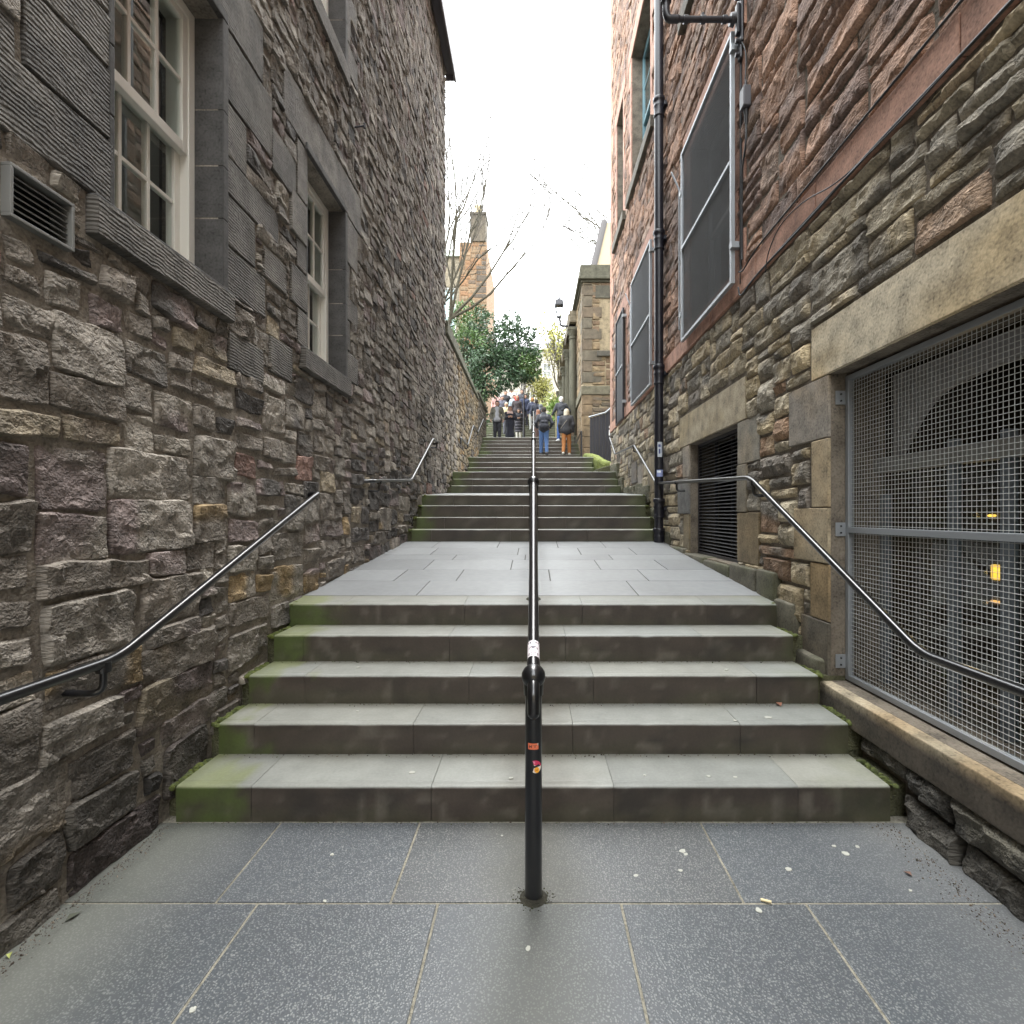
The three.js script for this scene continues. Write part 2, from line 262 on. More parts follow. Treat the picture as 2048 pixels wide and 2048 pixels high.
M.pavings = [0.32, 0.35, 0.38, 0.36].map((k, i) => { const m = M.paving.clone(); m.color.setRGB(k * (i === 3 ? 1.04 : 1), k, k * (i === 3 ? 0.95 : 1)); return m; });
M.landings = [0.2, 0.215, 0.23].map(k => std({ color: lin(k * 0.97, k, k * 1.03), map: stepMap, bumpMap: fineBump, bumpScale: 0.001, roughness: 0.42 }));  // paler than the lower flags: sky sheen put into the base colour
M.joint = std({ color: lin(0.25, 0.235, 0.19), map: rockMap, bumpMap: rockBump, bumpScale: 0.008, roughness: 0.95 });
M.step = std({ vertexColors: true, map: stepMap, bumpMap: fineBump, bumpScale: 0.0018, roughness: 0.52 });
M.soil = std({ color: lin(0.09, 0.085, 0.06), map: rockMap, bumpMap: rockBump, bumpScale: 0.02, roughness: 1 });
const paveUV = (g) => { const p = g.attributes.position, a = new Float32Array(p.count * 2); for (let i = 0; i < p.count; i++) { a[2 * i] = (p.getX(i) + 2) / 4; a[2 * i + 1] = (-p.getZ(i) + 2) / 4; } g.setAttribute('uv', new THREE.BufferAttribute(a, 2)); return g; };
// a flag laid between two depths on a slope
function flag(x0, x1, d0, d1, y0, y1, R, gap = 0.01) {
  const g = new RoundedBoxGeometry(x1 - x0 - gap, 0.05, (d1 - d0) - gap, 1, 0.003), p = g.attributes.position, dy = R() * 0.0025, tx = (R() - 0.5) * 0.0012;
  for (let i = 0; i < p.count; i++) { const X = p.getX(i) + (x0 + x1) / 2, d = (d0 + d1) / 2 - p.getZ(i), t = (d - d0) / (d1 - d0); p.setXYZ(i, X, lerp(y0, y1, t) + p.getY(i) - 0.025 + dy + tx * p.getX(i), -d); }
  g.computeVertexNormals(); return paveUV(g);
}
const sheet = (x0, x1, d0, d1, y0, y1, off, t = 0.1) => { const g = box(x0, x1, -t, 0, -d1, -d0), p = g.attributes.position; for (let i = 0; i < p.count; i++) { const k = (-p.getZ(i) - d0) / (d1 - d0); p.setY(i, p.getY(i) + lerp(y0, y1, k) + off); } g.computeVertexNormals(); return g; };
{
  obj('street', sheet(-60, 60, -60, -4.2, 0, 0, -0.004), std({ color: lin(0.26, 0.25, 0.235), map: rockMap, roughness: 0.9 })).userData.kind = 'structure';
  const g = new THREE.PlaneGeometry(800, 800, 1, 1); g.rotateX(-Math.PI / 2); g.translate(0, -0.12, 0);
  tag(obj('ground', boxUV(g), M.soil), null, null, null, 'structure');
  const R = mulberry(5), P = structure('pavement');
  obj('joint_bed', sheet(-2.05, 2.05, -4.2, 2.7, 0, 0, -0.0028), M.joint, P);
  const rows = [[2.09, 2.64, [-1.98, -1.3, -0.585, 0.86, 1.98]], [1.34, 2.09, [-1.98, -1.125, -0.39, 0.357, 1.11, 1.98]], [0.58, 1.34, [-1.98, -1.3, -0.5, 0.3, 1.2, 1.98]], [-0.2, 0.58, [-1.98, -0.9, -0.1, 0.7, 1.4, 1.98]], [-1, -0.2, [-1.98, -1.2, -0.4, 0.5, 1.98]], [-1.8, -1, [-1.98, -1, 0, 1, 1.98]], [-2.6, -1.8, [-1.98, -1.3, -0.3, 0.8, 1.98]], [-3.4, -2.6, [-1.98, -1, 0, 1, 1.98]], [-4.2, -3.4, [-1.98, -1.3, -0.3, 0.8, 1.98]]];
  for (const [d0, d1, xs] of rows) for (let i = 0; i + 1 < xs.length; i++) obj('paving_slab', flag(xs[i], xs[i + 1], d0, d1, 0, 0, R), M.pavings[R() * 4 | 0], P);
  // landings
  const lay = (d0, d1, y0, y1, rows, x0, x1) => { const L = structure('landing'), yy = d => lerp(y0, y1, (d - d0) / (d1 - d0)); obj('joint_bed', sheet(x0, x1, d0 + 0.02, d1 + 0.3, yy(d0 + 0.02), yy(d1 + 0.3), -0.006, 0.16), M.darkJoint ??= std({ color: lin(0.07, 0.068, 0.06), roughness: 1 }), L); for (const [a, b, xs] of rows) for (let i = 0; i + 1 < xs.length; i++) obj('paving_slab', flag(xs[i], xs[i + 1], a, b, yy(a), yy(b), R, 0.0085), M.landings[R() * 3 | 0], L); };
  lay(3.993, 7.685, 0.8905, 1.188, [[4.27, 4.852, [-1.95, -0.98, 0.877, 1.95]], [4.852, 5.425, [-1.95, -1.33, -0.736, 0.161, 1.097, 1.95]], [5.425, 6.035, [-1.95, -1.17, -0.243, 0.715, 1.42, 1.95]], [6.035, 6.42, [-1.95, -0.96, -0.1, 0.94, 1.95]], [6.42, 7.02, [-1.95, -1.3, -0.2, 0.6, 1.3, 1.95]], [7.02, 7.68, [-1.95, -1.4, -0.5, 0.34, 1.0, 1.95]]], -1.97, 1.97);
  const auto = (d0, d1, y0, y1, x0, x1) => { const rows = [], n = Math.round((d1 - d0 - 0.28) / 0.6), s = (d1 - d0 - 0.28) / n; for (let i = 0; i < n; i++) { const xs = [x0]; let x = x0 + 0.4 + R() * 0.5; while (x < x1 - 0.4) { xs.push(x); x += 0.6 + R() * 0.5; } xs.push(x1); rows.push([d0 + 0.28 + i * s, d0 + 0.28 + (i + 1) * s, xs]); } lay(d0, d1, y0, y1, rows, x0, x1); };
  auto(8.70, 11.2, 1.926, 2.06, -1.95, 1.95); auto(11.88, 14.3, 2.589, 2.74, -1.95, 1.95); auto(14.98, 17.6, 3.28, 3.49, -1.95, 1.75); auto(19.35, 24, 4.522, 4.75, -3, 1.7); auto(27.63, 33, 6.735, 7.03, -3, 1.6);
  // the steps themselves, each of several long blocks
  const mossAt = (x, d, fi, x0, x1) => { const n = 0.26 * fbm(x * 3, d * 3, 4.2, 3) + 0.2 * fbm(x * 11, d * 11, 8.2, 3), w = fi === 0 ? 0.3 : fi === 1 ? 0.25 : 0.3; return clamp(sstep(w, w * 0.35, x - x0 + n * 1.2) + (fi === 1 ? 0.55 : fi > 1 ? 0.8 : 0.25) * sstep(0.3, 0, x1 - x + n) + (fi > 4 ? 0.45 : 0), 0, 1); };
  FLIGHTS.forEach((f, fi) => {
    const S = structure('stairs'), n = f.d.length, cell = fi === 0 ? 0.03 : fi < 3 ? 0.12 : 0.3;
    for (let i = 0; i < n; i++) {
      const d = f.d[i], y = f.y[i], h = y - (i ? f.y[i - 1] : f.base), last = i === n - 1;
      const back = last ? 0.272 : f.d[i + 1] - d + 0.05, slope = last && fi < 6 ? ((FLIGHTS[fi + 1]?.base ?? 0) - y) / (FLIGHTS[fi + 1].d[0] - d) : 0;
      const st = grp('step', S), xs = [f.x[0] + (last ? -0.08 : 0)]; let js = f.j?.[i];
      if (!js) { js = []; for (let x = f.x[0] + 0.3 + R() * 0.6; x < f.x[1] - 0.3; x += 0.8 + R() * 0.5) js.push(x); }
      xs.push(...js, f.x[1] + (last ? 0.08 : 0));
      for (let b = 0; b + 1 < xs.length; b++) {
        const a0 = xs[b] + 0.0012, a1 = xs[b + 1] - 0.0012, off = (R() - 0.5) * 0.004, shade = 0.92 + R() * 0.14, warm = (R() - 0.4) * 0.022, e = 0.012;
        const prof = [[back, 0, 1]]; const m = Math.max(2, Math.round(back / (fi ? 0.16 : 0.07))); for (let k = m - 1; k > 0; k--) { const z = back * k / m; if (z > 0.08) prof.push([z, 0, 1]); }
        if (fi === 0) prof.push([0.06, 0, 1], [0.0575, -0.004, 1], [0.0535, -0.004, 1], [0.051, 0, 1]);
        prof.push([e + 0.004, 0, 1], [e, -0.0005, 1], [e * 0.3, -e * 0.3, 0.75], [0, -e, 0.3], [0, -e - 0.006, 0]);
        const rn = fi ? 2 : 7; for (let k = 1; k <= rn; k++) prof.push([0, lerp(-e - 0.006, -h - 0.03, k / rn), 0]);
        const nx = Math.max(1, Math.round((a1 - a0) / cell)), pos = [], uv = [], col = [], idx = [], N = prof.length;
        for (let ix = 0; ix <= nx; ix++) { const x = lerp(a0, a1, ix / nx); let run = 0;
          for (let k = 0; k < N; k++) {
            const [z, dy, top] = prof[k], chip = k > 2 && k < N - 1 ? 0.004 * Math.max(0, noise3(x * 9, i * 3.1 + fi * 7, 2.2)) + 0.02 * Math.max(0, noise3(x * 6.3, i * 5.7 + fi * 3, 8.2) - 0.62) * Math.max(0, 1 - z * 12) : 0;
            if (k) run += Math.hypot(prof[k][0] - prof[k - 1][0], prof[k][1] - prof[k - 1][1]);
            const yy = y + dy + slope * z + (k < N - rn ? -chip : 0); pos.push(x, yy, -(d + off + z + (top < 0.8 ? chip * 0.7 : 0))); uv.push(x, run + i * 1.3 + fi);
            const nz = fbm(x * 2.6, (z + dy) * 7 + i * 3, fi * 9.1, 3), fine = noise3(x * 17, (z + dy) * 21, i * 5.5);
            let c = top > 0.5 ? [0.222 + warm, 0.227 + warm * 0.6, 0.208] : [0.058, 0.045, 0.036];  // same stone: riser grime and riser shade both put into the darker colour
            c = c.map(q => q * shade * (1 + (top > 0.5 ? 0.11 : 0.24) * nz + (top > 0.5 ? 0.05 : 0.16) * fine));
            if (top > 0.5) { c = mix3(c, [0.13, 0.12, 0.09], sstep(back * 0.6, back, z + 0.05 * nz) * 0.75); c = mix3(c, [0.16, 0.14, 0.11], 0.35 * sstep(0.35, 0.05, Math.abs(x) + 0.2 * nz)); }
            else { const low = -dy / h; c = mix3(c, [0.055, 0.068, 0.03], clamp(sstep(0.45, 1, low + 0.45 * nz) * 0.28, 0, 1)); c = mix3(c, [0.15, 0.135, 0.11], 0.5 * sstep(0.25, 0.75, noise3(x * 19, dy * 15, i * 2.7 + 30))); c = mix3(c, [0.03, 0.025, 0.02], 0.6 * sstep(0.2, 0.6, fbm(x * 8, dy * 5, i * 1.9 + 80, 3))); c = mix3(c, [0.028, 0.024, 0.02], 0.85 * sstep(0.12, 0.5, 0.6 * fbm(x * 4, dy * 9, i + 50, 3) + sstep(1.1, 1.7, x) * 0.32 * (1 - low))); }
            c = mix3(c, top > 0.5 ? [0.155, 0.175, 0.065] : [0.075, 0.104, 0.026], mossAt(x, d + z + dy, fi, f.x[0], f.x[1]) * clamp(0.92 + 0.8 * fbm(x * 9, (z + dy) * 12 + i * 3, fi + 60, 3), 0.15, 1) * (top > 0.5 ? 0.72 : 0.85));
            col.push(...c);
          } }
        for (let ix = 0; ix < nx; ix++) for (let k = 0; k < N - 1; k++) { const a = ix * N + k, c = a + N; idx.push(a, a + 1, c, c, a + 1, c + 1); }
        for (const [ix, fl] of [[0, 0], [nx, 1]]) { const a = pos.length / 3; for (let k = 0; k < N; k++) { const s = ix * N + k; pos.push(pos[s * 3], pos[s * 3 + 1], pos[s * 3 + 2]); uv.push(pos[s * 3 + 2], pos[s * 3 + 1]); col.push(col[s * 3], col[s * 3 + 1], col[s * 3 + 2]); } for (let k = 1; k < N - 1; k++) { const q = [a, a + k + 1, a + k]; if (fl) q.reverse(); idx.push(...q); } }
        const g = new THREE.BufferGeometry(); g.setAttribute('position', new THREE.Float32BufferAttribute(pos, 3)); g.setAttribute('uv', new THREE.Float32BufferAttribute(uv, 2)); g.setAttribute('color', new THREE.Float32BufferAttribute(col, 3)); g.setIndex(idx); g.computeVertexNormals();
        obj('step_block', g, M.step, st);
      }
      obj('step_core', box(f.x[0] + 0.02, f.x[1] - 0.02, Math.max(f.base - 0.2, y - 0.6), y - 0.02, -(d + back), -(d + 0.03)), M.mortarR, st);
    }
  });
  // rough edging between steps and walls
  const ed = [], er = [];
  for (const f of FLIGHTS.slice(0, 3)) f.d.forEach((d, i) => { const y = f.y[i]; ed.push(box(-2, f.x[0] + 0.005, y - 0.3, y - 0.03, -(d + 0.36), -(d + 0.05))); er.push(box(f.x[1] - 0.005, 2.1, y - 0.3, y - 0.02, -(d + 0.36), -(d + 0.06))); });
  M.mossy = std({ color: lin(0.1, 0.1, 0.055), map: rockMap, bumpMap: rockBump, bumpScale: 0.02, roughness: 1 });
  tag(obj('step_edging', ed.concat(er), M.mossy), null, null, null, 'structure');
}
// ---------------------------------------------------------------- rubble-built house on the one side
const WIN_L = [[2.33, 3.115, 2.97, 4.61], [4.32, 5.145, 2.97, 4.64], [4.32, 5.145, 6.14, 7.75], [2.33, 3.115, 6.14, 7.75], [7.2, 8.0, 9.0, 10.4]].slice(0, 4);
const rubbleHouse = thing('rubble_building', 'tall dark rubble stone building with white sash windows beside the steps', 'building');
const VENT = [1.845, 2.105, 2.665, 2.86];
const farCap = 300;
function sash(parent, place, o) { // [u0, u1, v0, v1], recess, columns, rows
  const [u0, u1, v0, v1] = o.r, k = -o.recess, w = grp('window', parent), mid = lerp(v0, v1, 0.485);
  obj('window_frame', [slab(place, u0, u0 + 0.055, v0, v1, k - 0.14, k, 0.004), slab(place, u1 - 0.055, u1, v0, v1, k - 0.14, k, 0.004), slab(place, u0 + 0.055, u1 - 0.055, v1 - 0.06, v1, k - 0.14, k, 0.004), slab(place, u0 + 0.055, u1 - 0.055, v0, v0 + 0.05, k - 0.14, k + 0.012, 0.004)], o.paint ?? M.white, w);
  for (const [a, b, n] of [[mid - 0.035, v1 - 0.06, k - 0.006], [v0 + 0.05, mid + 0.03, k - 0.053]]) {
    const l = u0 + 0.055, r = u1 - 0.055, t = 0.045;
    obj('sash_frame', [slab(place, l, l + t, a, b, n - 0.045, n, 0.004), slab(place, r - t, r, a, b, n - 0.045, n, 0.004), slab(place, l + t, r - t, b - 0.045, b, n - 0.045, n, 0.004), slab(place, l + t, r - t, a, a + (n > k - 0.04 ? 0.06 : 0.085), n - 0.045, n, 0.004)], o.paint ?? M.white, w);
    const il = l + t, ir = r - t, ib = a + (n > k - 0.04 ? 0.06 : 0.085), it = b - 0.045;
    for (let i = 1; i < o.cols; i++) { const u = lerp(il, ir, i / o.cols); obj('glazing_bar', slab(place, u - 0.011, u + 0.011, ib, it, n - 0.04, n - 0.006, 0.003), o.paint ?? M.white, w); }
    for (let i = 1; i < o.rows; i++) { const v = lerp(ib, it, i / o.rows); obj('glazing_bar', slab(place, il, ir, v - 0.011, v + 0.011, n - 0.038, n - 0.008, 0.003), o.paint ?? M.white, w); }
    for (let i = 0; i < o.cols; i++) for (let q = 0; q < o.rows; q++) obj('pane', slab(place, lerp(il, ir, i / o.cols) + 0.004, lerp(il, ir, (i + 1) / o.cols) - 0.004, lerp(ib, it, q / o.rows) + 0.004, lerp(ib, it, (q + 1) / o.rows) - 0.004, n - 0.0165, n - 0.016), M.glass, w);
  }
  return w;
}
{
  const R = mulberry(11), top = 11.3, U0 = -4.2, U1 = 11.05, holes = [...WIN_L, VENT];
  obj('wall', wallShell(leftWall, U0, U1, -0.12, top, holes, 0.34), M.mortar, rubbleHouse);
  obj('side_wall', [box(-5.2, XL - 0.345, -0.12, top, -U1, -U1 + 0.3), box(-5.5, -5.2, -0.12, top, -U1, -U0), box(-5.2, XL - 0.345, -0.12, top, -U0 - 0.3, -U0)], M.mortar, rubbleHouse);
  obj('room', [box(-5.19, XL - 0.35, 2.3, 2.4, -U1 + 0.31, -U0 - 0.31), box(-5.19, XL - 0.35, 5.3, 5.5, -U1 + 0.31, -U0 - 0.31), box(-5.19, -5.1, 2.4, 5.3, -U1 + 0.31, -U0 - 0.31)], M.room, rubbleHouse);
  obj('roof', [box(-5.6, XL + 0.0, top + 0.003, top + 0.12, -U1 - 0.05, -U0)], M.slate, rubbleHouse);
  const eave = [box(XL - 0.05, XL + 0.225, top - 0.1, top - 0.06, -U1 - 0.16, -U0), box(XL + 0.19, XL + 0.232, top - 0.26, top - 0.1, -U1 - 0.16, -U0, 0.004), box(XL, XL + 0.19, top - 0.22, top - 0.102, -U1 - 0.16, -U1 - 0.13)];
  obj('eaves_board', eave, std({ color: lin(0.07, 0.06, 0.068), roughness: 0.6 }), rubbleHouse);
  // dressed, tooled blocks round the windows
  const blocks = [], reserve = [];
  const blk = (u0, u1, v0, v1, kind = 'tooled', d = 0.012) => { blocks.push([u0, u1, v0, v1, kind, d]); reserve.push([u0, u1, v0, v1]); };
  for (const w of WIN_L) reserve.push(w);
  reserve.push([VENT[0] - 0.02, VENT[1] + 0.02, VENT[2] - 0.02, VENT[3] + 0.02]);
  for (const [i, w] of WIN_L.entries()) {
    const [a, b, v0, v1] = w;
    reserve.push([a - 0.14, b + 0.105, v0 - 0.185, v0 - 0.002]);
    blk(a - 0.42, b + 0.5, v1 + 0.004, v1 + 0.42, 'tooled', 0.016);
    const hs = [0, 0.3, 0.62, 0.86, 1.2, v1 - v0];
    for (let k = 0; k < 5; k++) {
      const ln = k % 2 === 0, q0 = v0 + hs[k], q1 = v0 + hs[k + 1];
      if (a < 3) { blk(a - (ln ? 0.78 : 0.42), a - 0.003, q0, q1); } else blk(a - (ln ? 0.2 : 0.3), a - 0.003, q0, q1);
      blk(b + 0.003, b + (ln ? 0.52 : 0.3) + (i ? -0.12 : 0.1 * (k % 3)), q0, q1);
    }
  }
  for (const q of [[1.55, 1.89, 3.1, 3.42], [3.62, 3.95, 3.27, 3.5], [3.72, 4.1, 4.1, 4.42], [3.2, 3.62, 2.5, 2.75], [3.7, 4.05, 2.62, 2.9], [4.0, 4.3, 4.68, 5.0]]) blk(...q);
  const inAny = (u, v) => reserve.some(r => u > r[0] && u < r[1] && v > r[2] && v < r[3]);
  const big = (u, v, R) => { const q = R(); if (v < 1.75) return q < 0.14 ? [7 + (R() * 2 | 0), 5 + (R() * 2 | 0)] : q < 0.22 ? [3 + (R() * 2 | 0), 2 + (R() * 2 | 0)] : [5 + (R() * 5 | 0), 3 + (R() * 2.6 | 0)]; if (v < 3) return q < 0.1 ? [4 + (R() * 2 | 0), 4 + (R() * 2 | 0)] : q < 0.24 ? [2 + (R() * 2 | 0), 2 + (R() * 2 | 0)] : [3 + (R() * 4 | 0), 2 + (R() * 3.4 | 0)]; return q < 0.25 ? [2 + (R() * 2 | 0), 2 + (R() * 3 | 0)] : [3 + (R() * 5 | 0), 2 + (R() * 2.2 | 0)]; };
  const foot = u => level(Math.max(0, u)) - 0.12;
  let rects = pack(U0, U1, -0.13, top - 0.03, 0.065, 0.052, (u, v) => inAny(u, v) || v < foot(u) - 0.15, big, R);
  // uneven courses: the whole pattern is warped, except at the dressed stones
  const warp = (u, v) => { const k = sstep(0, 0.25, Math.min(...reserve.map(r => Math.hypot(Math.max(r[0] - u, 0, u - r[1]), Math.max(r[2] - v, 0, v - r[3]))))); return [u + k * 0.035 * noise3(u * 2.4, v * 2.4, 9), v + k * (0.05 * noise3(u * 1.5, v * 1.8, 19) + (v < 1.4 ? 0.12 * Math.max(0, 1.4 - v) * Math.min(1, u / 3) : 0))]; };
  const dark = [0.215, 0.19, 0.163], grey = [0.3, 0.272, 0.236], buff = [0.33, 0.28, 0.205], plum = [0.235, 0.19, 0.18], red = [0.29, 0.185, 0.155], gold = [0.36, 0.265, 0.15], black = [0.095, 0.087, 0.081], pale = [0.38, 0.345, 0.295];
  const list = rects.map(r => { const [a, c] = warp(r[0], r[2]), [b, d] = warp(r[1], r[3]); const q = [a, Math.max(b, a + 0.06), c, Math.max(d, c + 0.05)]; return { r: q, a: seenArea(leftWall, q) }; }).sort((p, q) => q.a - p.a);
  const rest = [];
  list.forEach((s, i) => {
    const [u0, u1, v0, v1] = s.r, vm = (v0 + v1) / 2, um = (u0 + u1) / 2, q = R(), up = v0 > 2.9;
    let c = q < 0.38 ? dark : q < 0.75 ? grey : q < 0.8 ? plum : q < 0.88 ? (up ? grey : buff) : q < 0.94 ? black : q < 0.955 ? red : q < 0.97 ? (vm < 2 ? gold : grey) : pale;
    const c2 = R() < 0.4 ? (vm < 1.6 && R() < 0.5 ? gold : R() < 0.5 ? black : plum) : null;
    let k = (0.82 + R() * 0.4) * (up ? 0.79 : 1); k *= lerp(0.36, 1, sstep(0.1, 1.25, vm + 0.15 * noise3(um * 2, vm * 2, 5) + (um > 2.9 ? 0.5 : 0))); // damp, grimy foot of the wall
    if (um > 5.5 && v0 < 2.3 && R() < 0.5) c = black;
    const near = i < farCap, tint = c.map(x => x * k);
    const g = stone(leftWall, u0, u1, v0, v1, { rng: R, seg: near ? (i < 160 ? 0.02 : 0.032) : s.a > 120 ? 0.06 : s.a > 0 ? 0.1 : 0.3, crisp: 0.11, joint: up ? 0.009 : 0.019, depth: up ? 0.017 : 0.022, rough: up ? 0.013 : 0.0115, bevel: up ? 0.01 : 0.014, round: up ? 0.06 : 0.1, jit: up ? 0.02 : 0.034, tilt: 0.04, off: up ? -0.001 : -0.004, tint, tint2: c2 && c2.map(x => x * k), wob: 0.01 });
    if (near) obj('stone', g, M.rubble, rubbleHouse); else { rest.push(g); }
  });
  tag(obj('small_rubble', rest, M.rubble, rubbleHouse), null, null, null, 'stuff');
  for (const [u0, u1, v0, v1, kind, d] of blocks) { const k = 0.85 + R() * 0.3; obj('tooled_block', stone(leftWall, u0, u1, v0, v1, { rng: R, seg: 0.12, joint: 0.006, depth: d, rough: 0.004, bevel: 0.008, round: 0.02, jit: 0.004, tilt: 0.008, flat: true, tint: [0.145 * k, 0.134 * k, 0.119 * k], tint2: [0.095 * k, 0.088 * k, 0.08 * k], wob: 0.003, off: 0.004 }), M.tooled, rubbleHouse); }
  // window reveals, sills and sashes
  for (const [a, b, v0, v1] of WIN_L) {
    const w = sash(rubbleHouse, leftWall, { r: [a, b, v0, v1], recess: 0.14, cols: 3, rows: 2 });
    const T = (u0, u1, q0, q1, n0, n1) => { const g = slab(leftWall, u0, u1, q0, q1, n0, n1, 0.006); const k = 0.8 + R() * 0.3, c = new Float32Array(g.attributes.position.count * 3); for (let i = 0; i < c.length; i += 3) c.set([0.085 * k, 0.083 * k, 0.082 * k], i); g.setAttribute('color', new THREE.BufferAttribute(c, 3)); return g; };
    const hs = [0, 0.42, 0.74, 1.08, v1 - v0];
    for (let k = 0; k < 4; k++) { obj('jamb_stone', T(b - 0.001, b + 0.055, v0 + hs[k] + 0.0008, v0 + hs[k + 1] - 0.0008, -0.3, 0.034), M.dressed, w); obj('jamb_stone', T(a - 0.03, a + 0.001, v0 + hs[k] + 0.002, v0 + hs[k + 1] - 0.002, -0.3, 0.016), M.dressed, w); }
    obj('lintel', T(a - 0.05, b + 0.05, v1 + 0.001, v1 + 0.06, -0.3, 0.036), M.dressed, w);
    const s = stone(leftWall, a - 0.14, b + 0.105, v0 - 0.185, v0 - 0.004, { rng: R, seg: 0.1, joint: 0.004, depth: 0.03, rough: 0.004, bevel: 0.008, round: 0.02, jit: 0.002, tilt: 0.004, flat: true, tint: [0.12, 0.11, 0.098], wob: 0.002, off: 0.014 });
    obj('grey_pane_sheet', slab(leftWall, a + 0.03, b - 0.03, v0 + 0.03, v1 - 0.03, -0.34, -0.335), M.paneSheet ??= std({ color: lin(0.2, 0.21, 0.2), roughness: 0.95 }), w);  // sheet added behind the panes for the grey of blinds and reflected sky
    obj('window_sill', s, M.tooled, w);
    obj('sill_top', T(a - 0.13, b + 0.1, v0 - 0.022, v0 + 0.002, -0.3, 0.045), M.dressed, w);
  }
  // louvred vent
  { const v = grp('vent', rubbleHouse), [u0, u1, v0, v1] = VENT, m = std({ color: lin(0.2, 0.2, 0.19), metalness: 0.3, roughness: 0.55 });
    obj('vent_frame', [slab(leftWall, u0, u1, v1 - 0.012, v1, -0.06, 0.035, 0.002), slab(leftWall, u0, u1, v0, v0 + 0.012, -0.06, 0.035, 0.002), slab(leftWall, u0, u0 + 0.012, v0 + 0.012, v1 - 0.012, -0.06, 0.035, 0.002), slab(leftWall, u1 - 0.012, u1, v0 + 0.012, v1 - 0.012, -0.06, 0.035, 0.002)], m, v);
    obj('vent_back', slab(leftWall, u0, u1, v0, v1, -0.09, -0.07), M.dark, v);
    for (let i = 0; i < 7; i++) { const y = v0 + 0.018 + i * 0.0236, g = box(u0 + 0.013, u1 - 0.013, -0.002, 0.002, -0.022, 0.022).toNonIndexed(); g.rotateX(0.62); g.translate(0, y + 0.012, -0.002); obj('vent_slat', mapGeo(g, leftWall), m, v); } }
  // iron pin left in the masonry
  const pin = thing('iron_pin', 'short rusty iron pin sticking out of the rubble wall above the second sash window', 'pin');
  obj('shaft', [rod(V(XL - 0.02, 5.7, -5.44), V(XL + 0.13, 5.72, -5.44), 0.009)], M.iron, pin); obj('head', [rod(V(XL + 0.125, 5.695, -5.44), V(XL + 0.125, 5.745, -5.44), 0.014)], M.iron, pin);
  // garden wall that carries on up the steps
  const gw = thing('garden_wall', 'long weathered rubble garden wall with flat coping beyond the dark building', 'wall');
  const G0 = 11.06, G1 = 17.5, gt = u => lerp(5.78, 5.55, (u - G0) / (G1 - G0)), gf = { at: (u, v, n) => [XL + 0.0 + n, v, -u], flip: false };
  obj('wall_core', box(XL - 0.5, XL, 1.6, 5.52, -G1, -G0), M.mortar, gw);
  const rr = pack(G0, G1, 1.9, 5.5, 0.07, 0.055, (u, v) => v < level(u) - 0.1, (u, v, R) => [3 + (R() * 4 | 0), 2 + (R() * 2.6 | 0)], R).map(r => ({ r, a: seenArea(gf, r) })).sort((p, q) => q.a - p.a), gr = [];
  rr.forEach((s, i) => { const [u0, u1, v0, v1] = s.r, q = R(), far = u0 > 12.7; const c = far ? (q < 0.4 ? [0.26, 0.205, 0.13] : q < 0.7 ? [0.2, 0.165, 0.115] : q < 0.85 ? [0.27, 0.18, 0.09] : [0.14, 0.12, 0.1]) : q < 0.5 ? dark : q < 0.8 ? grey : buff; const k = 0.85 + R() * 0.3;
    const g = stone(gf, u0, u1, v0, v1, { rng: R, seg: 0.1, joint: 0.014, depth: 0.026, rough: 0.02, bevel: 0.025, round: 0.12, jit: 0.016, tint: c.map(x => x * k) }); if (i < 300) obj('stone', g, M.rubble, gw); else gr.push(g); });
  if (gr.length) tag(obj('small_rubble', gr, M.rubble, gw), null, null, null, 'stuff');
  for (let u = G0; u < G1 - 0.2; u += 0.8) { const e = Math.min(u + 0.795, G1), g = box(XL - 0.54, XL + 0.07, 5.52, 5.52 + gt(u) - 5.5, -e, -u - 0.003, 0.015); obj('coping_stone', g, M.slateStone ??= std({ color: lin(0.12, 0.12, 0.085), map: rockMap, bumpMap: rockBump, bumpScale: 0.012, roughness: 0.95 }), gw); }
  const gw2 = thing('garden_wall', 'short dark end stretch of garden wall under the evergreen tree', 'wall');
  obj('wall_core', box(XL - 0.5, XL - 0.02, 2.8, 5.75, -20.9, -17.51), M.mortar, gw2);
  for (const r of pack(17.52, 20.9, 3.4, 5.76, 0.1, 0.08, () => false, (u, v, R) => [3 + (R() * 3 | 0), 2 + (R() * 2 | 0)], R)) { const k = 0.8 + R() * 0.4; obj('stone', stone({ at: (u, v, n) => [XL - 0.02 + n, v, -u], flip: false }, ...r, { rng: R, seg: 0.2, depth: 0.02, rough: 0.015, jit: 0.02, tint: [0.13 * k, 0.11 * k, 0.085 * k] }), M.rubble, gw2); }
  obj('coping_stone', box(XL - 0.55, XL + 0.06, 5.76, 5.86, -20.95, -17.51, 0.02), M.slateStone, gw2);
}
// ---------------------------------------------------------------- red and buff sandstone building on the other side
const redHouse = thing('sandstone_building', 'red and buff rock faced sandstone building with caged windows beside the steps', 'building');
